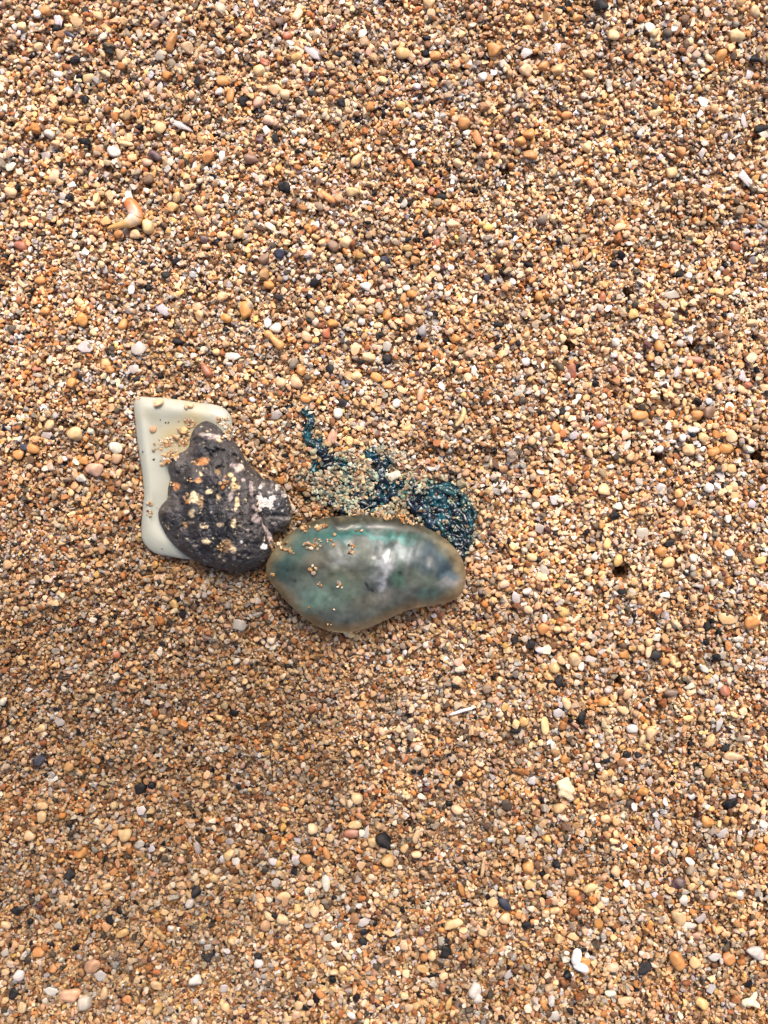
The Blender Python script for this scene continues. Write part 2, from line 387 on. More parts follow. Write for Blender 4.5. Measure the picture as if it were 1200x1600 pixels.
o = make_mesh('outer_lip', V, F, msn, col=snail_col(ix_, iy_, t_, True)); child_local(o, snail)
o['label'] = 'grey rounded lip with chalky white patches'
stamp_points(X_[s_ > 0], Y_[s_ > 0], z_[s_ > 0], -2)

# ---------------------------------------------------------------- man of war: float, crest, tentacles
def c2(pts): return [(400+x/3.158, 620+y/3.158) for x, y in pts]
FLOAT = c2([(48, 850), (62, 800), (100, 740), (160, 680), (240, 628), (340, 598), (450, 585), (560, 576), (670, 588), (770, 618), (860, 655), (940, 706), (1000, 770), (1030, 840), (1034, 910), (1010, 975), (960, 1010), (880, 1030), (800, 1042), (720, 1066), (650, 1098), (580, 1130), (510, 1152), (430, 1164), (350, 1152), (280, 1120), (210, 1068), (150, 1010), (95, 945), (60, 895)])
rid = c2([(150, 740), (240, 690), (330, 665), (480, 655), (640, 655), (780, 668), (880, 700), (960, 770)])
wr = [c2([(540, 700), (590, 780), (620, 860), (640, 930)]), c2([(640, 690), (660, 780), (650, 880), (670, 940)]), c2([(700, 720), (690, 800), (730, 880)]), c2([(590, 720), (640, 800), (680, 860)]), c2([(420, 760), (440, 820), (470, 880)]), c2([(800, 760), (830, 830), (900, 900)]), c2([(320, 780), (400, 830)])]
def float_detail(x, y, t):
    z = 0*x-3.5*np.exp(-(seg_dist(x, y, rid)/7.0)**2)
    above = seg_dist(x, y, rid)
    for k, pl in enumerate(wr): z = z+(.8 if k % 2 else -.8)*np.exp(-(seg_dist(x, y, pl)/7)**2)
    z = z+12*np.exp(-((x-600)/45)**2-((y-880)/24)**2)-5*np.exp(-((x-585)/22)**2-((y-925)/12)**2)
    z = z+8*np.exp(-((x-690)/25)**2-((y-890)/30)**2)
    z = z+4*fbm(N2, x, y, 50, 3)
    return z*(1-t**8)
V, F, ix_, iy_, t_, s_, z_, X_, Y_ = blob(FLOAT, (572, 892), 26, 52, 26, nth=380, nr=90, prof=2.1, pw=.6, detail=float_detail)
# pigment and painted white sheen, traced from the photograph: (x, y, rx, ry, rot, colour, amount)
OL = (166, 148, 112)
PIG_SHEEN = [(480, 615, 300, 42, 0, (46, 54, 44), .95), (700, 625, 190, 40, -12, (58, 62, 48), .95), (500, 690, 330, 34, 0, (20, 112, 108), .9), (250, 720, 130, 60, 25, (40, 92, 82), .75),
       (200, 820, 130, 80, 20, (62, 88, 74), .8), (130, 830, 60, 60, 0, (30, 84, 78), .6), (420, 810, 70, 60, 0, (150, 158, 152), .75), (300, 830, 70, 40, 0, (96, 88, 66), .7),
       (620, 790, 60, 130, 12, (150, 166, 164), .7), (635, 850, 52, 82, 4, (214, 222, 224), .8), (645, 880, 26, 50, 0, (236, 240, 240), .9), (700, 850, 40, 80, 0, (62, 88, 74), .75), (740, 770, 60, 60, 0, (150, 170, 172), .7), (665, 735, 34, 30, 0, (34, 56, 58), .9),
       (860, 800, 110, 90, -30, (40, 70, 84), .9), (930, 860, 50, 70, -30, (30, 56, 74), .9), (960, 890, 40, 30, 0, (96, 124, 140), .8), (940, 940, 60, 26, 10, (178, 178, 184), .7),
       (850, 940, 100, 50, 0, (92, 110, 92), .7), (660, 960, 130, 50, 0, (122, 118, 106), .7), (560, 938, 24, 20, 0, (36, 44, 48), .95), (300, 1020, 110, 45, 12, (120, 168, 142), .85), (260, 960, 50, 60, 0, (96, 140, 122), .75),
       (420, 980, 100, 60, 0, (96, 124, 104), .7), (430, 900, 100, 50, 0, (104, 108, 80), .6), (550, 1010, 110, 40, 0, (110, 106, 84), .6), (710, 868, 9, 9, 0, (30, 44, 44), .9), (195, 908, 9, 9, 0, (40, 48, 44), .8), (460, 640, 60, 8, 0, (170, 178, 150), .7),
       (600, 700, 180, 16, 0, (70, 150, 140), .7), (430, 930, 24, 60, 20, (70, 100, 80), .6), (700, 920, 30, 50, 20, (80, 140, 110), .7), (860, 980, 60, 12, 0, (90, 150, 130), .6)]
inn = np.clip((.985-t_)/.16, 0, 1)*(s_ > 0); fc = lin(OL)*(1-inn[:, None])+lin((104, 110, 98))*inn[:, None]; am = .48+.12*inn
wx_ = 14*fbm(N1, ix_, iy_, 20, 5); wy_ = 20*fbm(N3, ix_, iy_, 26, 5)
for px, py, rx, ry, rot, col, amt in PIG_SHEEN:
    x0, y0 = 400+px/3.158, 620+py/3.158; r = math.radians(rot)
    k = 0.7 if rx < 15 else 1
    dx = ix_+wx_*(k if rx > 15 else .05)-x0; dy = iy_+wy_*(k if rx > 15 else .05)-y0
    u = (dx*math.cos(r)-dy*math.sin(r))/(rx/3.158); v = (dx*math.sin(r)+dy*math.cos(r))/(ry/3.158)
    m = amt*np.exp(-(u*u+v*v)**1.7)
    col = np.array(col)*.68+.32*np.mean(col)*np.array([1.03, 1.0, .97]); col = np.minimum(col*1.02, 232); fc = fc*(1-m[:, None])+lin(col)*m[:, None]; am = np.maximum(am, m*.8)
fc = fc*np.clip(1+.75*fbm(N4, ix_, iy_, 17, 4)+.35*fbm(N1, ix_, iy_, 5, 2), .35, 1.7)[:, None]
fc = fc*(1+.9*fbm(N2, ix_*3.2+iy_*.8, iy_*.5, 22, 3)*np.exp(-((ix_-615)/70)**2-((iy_-870)/34)**2))[:, None]  # streaks painted into the white sheen
am = am*(1-.25*np.clip((t_-.90)/.10, 0, 1))
fc = np.where((s_ > 0)[:, None], fc, lin(OL)); am = np.where(s_ > 0, am, .10)
mfl, tn, p = mat_new('gas_float_membrane')
a_ = node(tn, 'ShaderNodeAttribute', attribute_name='tint'); b_ = node(tn, 'ShaderNodeAttribute', attribute_name='pigment_sheen')
gn = node(tn, 'ShaderNodeNewGeometry'); nz = node(tn, 'ShaderNodeTexNoise'); nz.inputs['Scale'].default_value = 260; nz.inputs['Detail'].default_value = 4; tn.links.new(gn.outputs['Position'], nz.inputs['Vector'])
bp = node(tn, 'ShaderNodeBump'); bp.inputs['Strength'].default_value = .35; bp.inputs['Distance'].default_value = .0006; tn.links.new(nz.outputs['Fac'], bp.inputs['Height'])
tn.links.new(a_.outputs['Color'], p.inputs['Base Color']); p.inputs['Roughness'].default_value = .30; p.inputs['IOR'].default_value = 1.33; p.inputs['Coat Weight'].default_value = .6; p.inputs['Coat Roughness'].default_value = .22; p.inputs['Coat IOR'].default_value = 1.4
p.inputs['Specular IOR Level'].default_value = .45
sb = node(tn, 'ShaderNodeMath', operation='SUBTRACT'); sb.inputs[0].default_value = 1.0; tn.links.new(b_.outputs['Fac'], sb.inputs[1]); tn.links.new(sb.outputs[0], p.inputs['Transmission Weight'])
tn.links.new(bp.outputs[0], p.inputs['Normal'])
mow = bpy.data.objects.new('man_of_war', None); C.objects.link(mow); mow.location = W(575, 890, 0)
tag(mow, 'translucent teal jelly float with dark blue tentacles stranded right of the snail shell', 'sea creature')
o = make_mesh('float', V, F, mfl, col=fc, extra={'pigment_sheen': am}); child_local(o, mow)
stamp_points(X_[s_ > 0], Y_[s_ > 0], z_[s_ > 0], -2)
FLMASK = in_poly(FLOAT, gx, gy)

def tube(pts, rad, n=8, flat=1.0, seed=0):
    pts = np.array(pts, float); rad = np.array(rad, float); k = len(pts)
    d = np.gradient(pts, axis=0); d /= np.linalg.norm(d, axis=1)[:, None]+1e-9
    up = np.array([0, 0, 1.0]); sd = np.cross(d, up); sd /= np.linalg.norm(sd, axis=1)[:, None]+1e-6; nn = np.cross(sd, d)
    a = np.linspace(0, 2*np.pi, n, endpoint=False)
    V = (pts[:, None]+rad[:, None, None]*(np.cos(a)[None, :, None]*sd[:, None]+flat*np.sin(a)[None, :, None]*nn[:, None])).reshape(-1, 3)
    F = [(i*n+j, i*n+(j+1) % n, (i+1)*n+(j+1) % n, (i+1)*n+j) for i in range(k-1) for j in range(n)]
    V = np.vstack([V, pts[0], pts[-1]]); b = len(V)
    F += [(b-2, (j+1) % n, j) for j in range(n)]+[(b-1, (k-1)*n+j, (k-1)*n+(j+1) % n) for j in range(n)]
    return V, F
def px2w(P): P = np.asarray(P, float); return W(P[:, 0], P[:, 1], P[:, 2])
mt, tn, p = mat_new('wet_blue_tentacle')
a_ = node(tn, 'ShaderNodeAttribute', attribute_name='tint'); tn.links.new(a_.outputs['Color'], p.inputs['Base Color'])
p.inputs['Roughness'].default_value = .26; p.inputs['IOR'].default_value = 1.38; p.inputs['Coat Weight'].default_value = .6; p.inputs['Coat Roughness'].default_value = .08
gn = node(tn, 'ShaderNodeNewGeometry'); nz = node(tn, 'ShaderNodeTexNoise'); nz.inputs['Scale'].default_value = 800; nz.inputs['Detail'].default_value = 4; tn.links.new(gn.outputs['Position'], nz.inputs['Vector'])
bp = node(tn, 'ShaderNodeBump'); bp.inputs['Strength'].default_value = .8; bp.inputs['Distance'].default_value = .0006; tn.links.new(nz.outputs['Fac'], bp.inputs['Height']); tn.links.new(bp.outputs[0], p.inputs['Normal'])
TCOL = [lin((16, 66, 86)), lin((20, 52, 84)), lin((20, 44, 62)), lin((14, 78, 82)), lin((24, 34, 56)), lin((36, 92, 104)), lin((16, 60, 60)), lin((52, 84, 120))]
# centre lines traced over the tangle, in the second crop's pixels, with radius in photo pixels and strand count
TENT = [([(235, 60), (262, 100), (275, 130), (250, 175), (250, 215), (295, 245), (335, 290)], 4.0, 4), ([(290, 240), (330, 265), (365, 300), (345, 330), (400, 335)], 6.5, 4), ([(300, 330), (280, 370), (260, 390)], 3.5, 2), ([(345, 300), (420, 330), (470, 360), (440, 420)], 5.0, 3),
        ([(565, 290), (600, 320), (640, 330), (620, 370), (600, 420)], 7.0, 4), ([(595, 400), (640, 430), (690, 490), (640, 500)], 8.5, 4), ([(480, 520), (560, 540), (600, 500), (660, 530)], 7.0, 4),
        ([(690, 440), (760, 430), (800, 480), (770, 540), (820, 570)], 7.0, 5), ([(300, 480), (380, 520), (450, 560), (520, 560)], 5.0, 4), ([(410, 470), (500, 450), (560, 470)], 5.0, 3),
        ([(850, 450), (920, 445), (990, 470), (1020, 520), (1040, 560), (1060, 620)], 7.0, 4), ([(850, 500), (880, 560), (930, 600), (1000, 620), (1050, 640)], 7.0, 4), ([(850, 580), (900, 640), (960, 690), (1000, 740), (1010, 760)], 7.0, 4),
        ([(900, 480), (960, 560), (1020, 600), (1035, 690), (990, 720)], 7.5, 4), ([(860, 470), (830, 540), (860, 620), (940, 660)], 8.0, 4), ([(980, 640), (1030, 660), (1035, 710), (1000, 745)], 7.0, 3)]
tr = np.random.default_rng(77)
tmask = np.zeros(H.shape)
for pl, rr, cnt in TENT:
    P = np.array(c2(pl)); d = np.hypot(gx-0, gy-0)*0
    tmask = np.maximum(tmask, np.exp(-(seg_dist(gx, gy, [tuple(q) for q in P])/(rr*2.0))**2))
    for k in range(cnt):
        L = np.concatenate([[0], np.cumsum(np.hypot(*np.diff(P, axis=0).T))]); n = max(14, int(L[-1]/1.6))
        s0, s1 = sorted(tr.uniform(0, 1, 2)) if cnt > 3 and k > 0 else (0, 1)
        if s1-s0 < .35: s1 = min(1, s0+.35); s0 = s1-.35
        s = np.linspace(s0, s1, n)*L[-1]
        x = np.interp(s, L, P[:, 0]); y = np.interp(s, L, P[:, 1])
        f1, f2 = tr.uniform(.10, .28, 2); ph = tr.uniform(0, 6.28, 3); am_ = rr*tr.uniform(.2, .7)
        x = x+am_*np.sin(s*f1+ph[0])+tr.normal(0, rr*.5); y = y+am_*np.cos(s*f2+ph[1])+tr.normal(0, rr*.5)
        rad = rr*tr.uniform(.24, .56)*(1+.20*np.sin(s*tr.uniform(.3, .8)+ph[2])+.25*fbm(N4, s, s*0+k*37, 4, 2))*np.clip(np.minimum(np.arange(n)+.6, n-np.arange(n)-.4)/4, .25, 1)**.6
        z = terrain(x, y)+rad*.5+k*rr*.12+1.0+1.5*np.sin(s*.2+ph[1])
        wxx, wyy = img2w(x, y, z)
        V, F = tube(np.stack([wxx, 2*800-wyy-0, z], 1)*[1, 1, 1], rad, 9, flat=.6)
        # tube works in x, -y, z space; back to photo axes
        V[:, 1] = 1600-V[:, 1]
        c = TCOL[tr.integers(0, 8)]*tr.uniform(.16, .48)*np.array([1.1, 1, .8])
        nn = fbm(N2, V[:, 0], V[:, 1], 9, 3)
        col = np.clip(c[None]*(1+1.4*nn[:, None]), 0.002, 1)
        o = make_mesh('tentacle', px2w(V), F, mt, col=col); child_local(o, mow)
        stamp_points(V[:, 0], V[:, 1], V[:, 2], -3)

mx_ = np.arange(440, 772, 1.6); my_ = np.arange(628, 880, 1.6); XX, YY = np.meshgrid(mx_, my_)
mk = np.zeros(XX.shape)
for pl, rr, cnt in TENT: mk = np.maximum(mk, np.exp(-(seg_dist(XX, YY, c2(pl))/(rr*1.7))**2))
mk = mk+.75*fbm(N3, XX, YY, 11, 4)
ZZ = terrain(XX, YY)-9+np.clip((mk-.2)*22, 0, 13)+9*(.2-np.abs(fbm(N1, XX, YY, 13, 3)))+4*(.2-np.abs(fbm(N4, XX, YY, 6, 2)))
wX, wY = img2w(XX, YY, ZZ); nx_ = len(mx_); ii = (np.arange(len(my_)-1)[:, None]*nx_+np.arange(nx_-1)[None]).ravel()
Fm = np.stack([ii+nx_, ii+nx_+1, ii+1, ii], 1); Fm = Fm[(mk.ravel()[Fm] > .2).all(1)]
us = np.unique(Fm); rm = np.zeros(XX.size, int); rm[us] = np.arange(len(us)); Fm = rm[Fm]
Vm = W(wX, wY, ZZ).reshape(-1, 3)[us]; kx = np.clip(.5+1.3*fbm(N2, XX, YY, 16, 3), 0, 1).ravel()[us][:, None]
kk = np.clip(.5+1.6*fbm(N4, XX, YY, 9, 3), 0, 1).ravel()[us][:, None]
cm = (lin((14, 40, 60))*(1-kx)+lin((12, 72, 82))*kx)*(.3+.9*kk)
# a closed, slightly thick mat: the underside follows 3 px lower
nb = len(Vm); Vb = Vm-np.array([0, 0, 3*S]); ed = {}
for f in Fm.tolist():
    for a, b in zip(f, f[1:]+f[:1]):
        if (b, a) in ed: del ed[(b, a)]
        else: ed[(a, b)] = 1
Fs = Fm.tolist()+(Fm[:, ::-1]+nb).tolist()+[(b, a, a+nb, b+nb) for a, b in ed]
o = make_mesh('tentacle_mat', np.vstack([Vm, Vb]), Fs, mt, col=np.vstack([cm, cm])); child_local(o, mow)
stamp_points(wX.ravel()[us], wY.ravel()[us], ZZ.ravel()[us], -3)

# ---------------------------------------------------------------- pebbles, black grains and shell flakes traced one by one
PAL = {'k': (27, 27, 31), 'c': (224, 190, 144), 'w': (226, 216, 200), 'o': (208, 148, 84), 'r': (172, 92, 52), 'l': (200, 189, 186), 'y': (214, 174, 114), 'b': (124, 88, 64), 'g': (182, 170, 156), 'p': (216, 170, 142), 'n': (58, 60, 76), 'm': (84, 44, 50)}
WORD = {'k': 'black', 'c': 'cream', 'w': 'white', 'o': 'orange tan', 'r': 'rusty brown', 'l': 'lilac white', 'y': 'honey yellow', 'b': 'dark brown', 'g': 'grey', 'p': 'pinkish', 'n': 'slate blue', 'm': 'dark maroon'}
TILES = {
 (0, 0): "Pk 398 47 14 12 0;Fl 272 90 24 16 -60;Pc 345 85 17 14 60;Pc 98 120 13 13 0;Po 212 55 20 15 0;Po 252 198 24 10 80;Pc 178 215 16 12 30;Pk 265 130 14 10 0;Fn 320 155 26 8 -30;Pk 350 275 20 12 20;Pw 270 345 14 12 0;Pc 410 365 20 18 0;Pk 400 470 14 12 80;Py 328 562 27 13 -5;Fl 850 585 45 14 -25;Pk 400 660 18 14 0;Pw 533 713 20 16 0;Pc 590 670 20 10 0;Pw 228 627 18 12 -45;Pc 258 822 20 16 70;Fg 210 725 20 18 0;Fw 45 780 22 14 20;Pk 82 878 12 12 0;Pc 55 905 20 14 0;Pk 330 925 12 9 0;Fg 295 910 16 14 80;Pm 725 730 24 16 -30;Pp 683 760 18 14 0;Po 650 515 18 8 85;Pk 655 592 11 9 0;Pc 745 598 20 18 0;Fg 750 255 20 16 30;Po 805 195 30 14 70;Pc 870 215 18 15 0;Pk 1137 468 18 15 0;Pb 1175 745 24 16 -10;Pw 1038 725 17 13 80;Po 975 740 22 18 40;Fw 1055 925 18 12 80;Pc 695 1065 22 18 45;Pc 630 1095 17 14 0;Po 555 1095 18 13 30;Pk 1015 1125 17 12 0;Pm 955 1120 17 14 0;Pc 1040 1097 18 12 0;Py 1118 1095 17 15 0;Py 805 968 18 15 -20;Pc 828 920 17 14 80;Pc 935 985 18 16 -40;Pr 90 1145 20 16 0;Pk 515 245 12 11 0;Pk 925 365 17 8 85;Fl 745 400 24 12 80;Po 1040 372 20 18 0;Po 1080 445 20 12 85",
 (400, 0): "Pc 192 67 20 14 60;Pb 112 92 14 13 0;Fw 290 140 15 14 0;Fw 500 155 18 14 40;Fl 260 240 34 14 -40;Py 190 265 18 13 0;Pr 152 165 16 14 0;Pr 37 290 16 9 -25;Pc 18 320 18 16 0;Pc 78 413 19 16 -20;Pc 135 440 18 17 0;Pp 15 475 17 16 0;Fw 50 605 18 17 0;Pk 88 635 12 11 0;Pm 18 650 15 13 80;Pk 798 178 13 10 0;Pk 797 247 14 13 0;Py 690 250 21 18 0;Py 680 492 15 12 -30;Pk 255 427 10 8 0;Pk 395 478 13 12 0;Pc 812 15 18 16 0;Po 845 262 20 14 0;Po 975 580 20 18 0;Pw 1063 360 15 14 0;Po 1115 235 22 16 0;Fw 735 698 19 11 10;Po 1040 640 30 12 -70;Pw 990 618 14 10 30;Pc 470 748 22 15 70;Pc 452 898 20 17 0;Pk 132 875 18 13 -70;Pk 872 915 25 16 -15;Pw 915 892 9 8 0;Fl 925 828 19 12 -40;Fl 220 655 18 14 80;Pk 757 765 12 10 0;Pc 948 763 15 11 -60;Pr 825 885 14 11 50;Pk 1170 790 18 15 80;Pc 920 1050 19 11 5;Po 340 925 28 11 -40;Fw 65 1060 22 12 -35;Pb 360 1150 20 17 -35;Pc 422 1140 17 16 -30;Pn 107 1180 17 14 0;Pk 598 512 11 7 90;Pr 850 1135 13 13 0;Py 710 1162 15 11 0;Py 1060 1048 12 11 0",
 (800, 0): "Pk 415 25 18 16 0;Py 80 85 17 15 45;Po 307 80 16 10 0;Pc 480 163 17 17 0;Fl 78 245 30 20 0;Pc 68 330 20 17 -30;Po 148 305 18 14 80;Py 210 332 18 14 0;Pc 362 340 20 14 0;Fw 650 125 20 18 0;Pw 612 115 14 10 80;Pw 217 215 13 9 80;Pc 1048 163 20 16 0;Pc 1145 55 18 15 -30;Fl 1120 335 24 20 30;Pk 1140 272 15 14 0;Pc 680 520 20 15 20;Fw 900 470 26 18 -60;Fw 885 530 18 12 80;Fl 1092 560 30 10 -80;Pk 1170 598 24 12 10;Fw 1185 630 24 18 0;Fl 1030 430 20 15 20;Fl 1010 630 16 10 60;Po 985 255 20 16 50;Po 255 535 17 13 0;Po 75 628 16 15 0;Po 38 663 17 15 30;Pc 355 690 15 14 0;Po 313 755 15 13 60;Fl 700 730 20 13 -30;Fl 895 710 20 14 80;Po 795 710 14 14 0;Po 85 728 20 15 0;Fl 1095 835 40 26 -80;Fg 918 800 15 12 0;Pc 745 805 16 14 -60;Fw 985 967 13 10 0;Pr 1052 1155 20 17 -50;Fp 925 1120 20 18 0;Pk 497 700 17 9 -40;Pw 1183 823 9 9 0;Po 515 900 15 13 0;Pc 510 1060 20 14 10",
 (0, 400): "Fc 100 128 19 18 0;Pk 140 188 10 8 0;Pk 670 30 10 8 0;Pk 770 85 14 13 0;Pk 820 22 13 9 0;Pk 690 140 16 11 80;Pw 612 155 17 11 80;Fw 1135 62 20 12 -40;Po 1148 250 33 18 -80;Po 188 112 16 14 0;Po 205 255 16 14 0;Fl 755 245 28 18 -30;Po 385 300 20 18 -40;Po 570 320 20 13 60;Fl 397 430 28 20 0;Fg 650 430 26 24 0;Fw 457 407 12 9 0;Py 485 495 16 14 0;Po 512 530 14 12 0;Fw 505 575 12 9 80;Fw 285 602 15 11 20;Po 335 590 16 15 0;Pr 168 528 17 8 0;Fg 175 558 22 8 0;Fw 1085 468 33 16 -5;Pc 1013 450 13 12 0;Fl 620 525 20 16 20;Pk 828 395 18 14 -30;Pc 1045 190 18 13 30;Pr 965 535 20 14 -60;Pc 937 280 17 11 80;Fp 920 230 20 17 0;Po 1058 292 18 15 0;Pc 232 795 18 14 60;Fg 210 840 22 14 -5;Pc 352 835 22 18 20;Pw 422 820 12 11 0;Pn 108 893 13 12 0;Po 78 932 20 17 -20;Po 155 905 20 16 0;Pw 540 898 19 17 0;Fp 455 935 18 12 70;Po 388 962 18 14 0;Pp 440 1000 26 22 -20;Pp 550 950 20 16 70;Pw 383 1043 15 13 20;Pc 585 1080 11 10 0;Pk 640 580 12 9 0",
 (400, 300): "Pw 90 635 18 16 0;Fl 52 605 22 14 70;Pc 235 678 19 14 -35;Po 358 613 16 15 0;Pr 330 660 16 13 -70;Pk 250 598 10 10 0;Pk 343 827 18 15 -60;Pk 617 787 16 14 0;Pk 578 675 12 12 0;Pk 497 797 13 9 0;Fg 610 725 22 19 0;Fc 465 735 24 17 70;Pc 527 773 22 11 -10;Pw 385 1035 17 17 0;Pk 408 990 16 13 0;Pc 120 893 17 15 70;Pc 187 895 20 18 0;Po 208 835 16 14 0;Pk 893 693 12 10 80;Po 937 687 18 13 -30;Po 783 725 14 14 0;Pn 597 312 16 12 -10;Pk 1140 620 19 9 0;Py 1098 365 14 13 0;Pw 705 452 13 13 0;Fc 540 508 21 14 30;Pw 515 440 20 12 -25;Fw 388 358 18 15 -60;Pc 490 550 18 14 0;Po 613 570 17 12 -60;Pw 495 605 12 11 0;Pc 573 622 17 11 0;Pc 728 605 20 12 -25;Po 730 475 14 12 0;Po 690 500 15 10 90;Po 62 435 15 14 0;Pk 110 497 14 12 0;Fw 1028 500 22 11 60;Pc 470 865 19 12 10;Po 560 870 20 13 -20;Po 620 905 22 11 15;Pc 683 928 16 9 -30;Pw 660 990 16 13 80;Pp 770 950 23 11 80;Po 775 1010 17 14 -30;Fw 1022 835 20 9 80;Fg 95 1045 24 18 20;Pp 357 1148 24 14 80;Po 232 970 17 13 0;Py 705 1105 14 11 10;Pm 758 850 9 9 0;Pw 240 410 12 9 80;Pn 1085 400 10 10 0;Fw 843 602 14 12 0;Fw 870 910 20 10 -60;Pb 38 315 20 17 0",
 (800, 400): "Pk 78 40 16 11 -20;Pk 790 80 16 11 0;Fg 778 38 16 13 80;Pk 1005 42 12 12 0;Pw 828 92 13 11 80;Fg 762 175 28 17 0;Po 128 185 16 15 0;Pr 428 190 20 13 80;Py 950 160 14 11 0;Pc 978 170 16 12 20;Py 570 272 17 15 0;Po 692 425 19 15 -60;Pw 487 405 13 12 0;Pc 347 293 18 12 80;Fc 320 350 16 15 0;Pw 63 492 14 14 0;Pc 135 455 16 10 30;Fl 38 632 26 14 50;Fl 775 545 22 12 75;Fl 600 468 15 11 0;Pc 823 543 13 13 0;Po 650 478 15 14 0;Pr 285 540 25 13 -70;Pc 1083 627 18 11 -10;Pr 1110 603 15 10 0;Pc 1130 310 18 13 10;Fw 312 662 13 11 80;Fl 292 840 19 14 60;Po 205 800 22 15 -60;Po 605 747 24 15 0;Pr 412 790 20 11 10;Po 865 747 17 14 0;Pb 915 735 20 16 0;Po 1080 757 16 15 0;Pw 848 815 18 12 0;Pc 1030 845 22 17 30;Pc 900 850 19 16 -20;Pc 832 908 20 17 0;Pw 698 905 14 12 20;Pc 363 925 14 10 -70;Pc 155 882 12 11 0;Po 945 920 20 15 30;Po 1010 905 24 15 -10;Py 1033 997 16 15 0;Fl 985 1030 22 14 -45;Pc 430 1093 22 19 70;Fl 195 1137 22 20 50;Pw 700 1080 15 14 0;Py 780 1115 17 13 -80;Pw 920 1085 16 14 80;Pc 1040 1080 15 14 0;Pc 95 867 18 14 70;Fl 730 1140 16 15 0;Fl 1128 1160 17 14 -60;Fl 1183 1085 16 15 0;Pk 238 725 12 10 0;Pk 1195 645 12 8 80;Fl 1085 560 24 13 -80;Pr 870 485 30 10 -10;Fw 500 1172 17 13 0;Fp 535 840 22 20 80",
 (800, 800): "Pk 485 15 16 13 0;Pk 742 147 16 12 20;Py 445 145 21 13 80;Fg 130 78 22 18 80;Fg 612 98 26 22 0;Pc 97 213 17 15 0;Py 500 224 17 14 60;Po 700 188 18 15 -20;Py 733 242 26 17 10;Pw 848 215 14 14 0;Pw 1022 195 17 11 0;Py 1160 228 22 13 0;Pk 512 373 12 11 0;Fw 722 390 21 13 0;Fl 20 400 24 16 -80;Fg 155 275 22 14 -60;Pc 132 297 13 13 0;Pc 90 265 12 12 0;Pw 72 373 15 11 0;Pc 78 458 18 14 -60;Py 242 470 19 16 -30;Po 145 545 20 18 -40;Pc 212 550 13 12 -30;Pc 243 547 14 11 -30;Pw 150 500 13 9 -80;Pc 297 695 22 20 60;Pc 200 730 21 17 -60;Pc 232 700 13 13 0;Fl 368 688 24 13 0;Pw 327 725 15 10 70;Pw 133 645 14 9 0;Pk 88 622 18 15 80;Pk 12 605 16 12 -60;Pk 672 672 19 17 80;Pc 638 655 18 10 80;Pc 610 640 15 13 0;Po 527 672 15 14 0;Po 718 700 15 14 0;Pc 755 700 16 11 80;Pk 220 795 24 14 80;Fw 680 590 18 16 0;Pw 1065 597 16 10 0;Fg 992 672 17 13 80;Fc 1008 503 32 20 -15;Po 1125 520 22 20 0;Pk 923 538 14 12 80;Pk 955 680 14 14 0;Pw 898 735 17 10 -40;Pk 325 962 20 12 80;Pc 540 852 18 14 60;Pb 745 850 24 13 10;Fw 218 942 20 18 -40;Fl 230 900 14 13 -60;Pc 155 1003 26 14 -80;Po 432 890 20 15 0;Pc 262 900 18 12 -70;Py 57 985 17 15 40;Pk 22 1025 17 12 0;Pw 970 925 16 15 0;Fl 975 1000 26 14 80;Pw 562 1018 15 14 0;Py 825 970 16 9 0;Pc 650 1037 20 18 -50;Pc 612 1075 20 10 65;Pk 590 1145 13 10 0;Pc 937 1075 19 13 80;Pc 1040 1147 28 14 -5;Po 252 1163 16 13 0;Pc 525 930 21 10 -40;Fw 845 818 22 11 20;Pr 1000 840 16 15 0;Pw 960 780 13 11 80;Pk 1010 1110 14 12 0",
 (0, 900): "Fw 235 965 32 15 5;Pk 362 735 17 8 -80;Fg 275 687 20 18 0;Pc 180 720 22 12 20;Pk 650 1010 18 17 0;Fw 660 1103 20 18 0;Py 810 135 19 15 -60;Fg 1122 230 26 24 0;Pk 262 38 12 10 0;Fw 127 538 13 9 0;Fg 690 595 18 12 -60;Fw 1035 820 12 12 0;Pw 8 590 14 12 80;Pr 545 370 13 13 0;Pw 628 808 9 8 0;Pn 178 872 16 14 0;Fw 285 385 9 7 0;Fw 315 437 9 6 0",
 (0, 1200): "Pc 580 318 26 21 30;Pc 195 230 20 20 0;Pc 198 175 18 12 0;Pc 137 315 16 16 0;Fl 235 343 18 10 0;Pc 553 378 22 8 -80;Fg 647 365 22 14 10;Po 377 405 24 17 45;Fl 705 385 15 15 0;Fg 920 383 28 13 -80;Fg 1073 350 17 14 20;Pc 1073 405 20 15 50;Fw 1040 437 17 12 -70;Fw 1103 438 17 15 0;Pc 1003 520 18 17 0;Pc 1057 547 13 13 0;Pk 325 500 19 17 0;Pk 922 570 16 16 0;Pc 503 553 17 13 10;Pw 620 560 12 8 80;Fc 290 627 24 22 -20;Pw 885 637 20 15 40;Fc 768 685 16 12 0;Fg 268 745 18 15 -45;Py 580 778 25 15 15;Pc 670 775 20 9 -70;Pc 97 845 15 13 60;Po 175 870 20 20 0;Pw 798 758 10 10 0;Pc 1085 815 16 13 50;Fg 972 848 18 15 50;Pk 975 890 16 14 0;Po 252 940 18 15 45;Pw 85 972 19 17 0;Pp 430 935 28 22 30;Fl 465 985 22 22 0;Pw 917 1000 20 16 30;Pc 738 1020 19 14 0;Fw 240 1045 26 16 -15;Pp 318 1070 34 22 -10;Pw 403 1103 23 21 0;Pc 485 1063 23 14 75;Fw 213 1090 11 10 0;Po 590 1095 18 13 0;Py 740 1130 19 16 70;Fl 1047 1045 18 15 80;Pc 1052 1130 17 14 50;Pk 65 1060 15 14 0;Fg 20 870 22 16 50;Pc 25 740 20 13 -10;Pk 75 670 20 14 10",
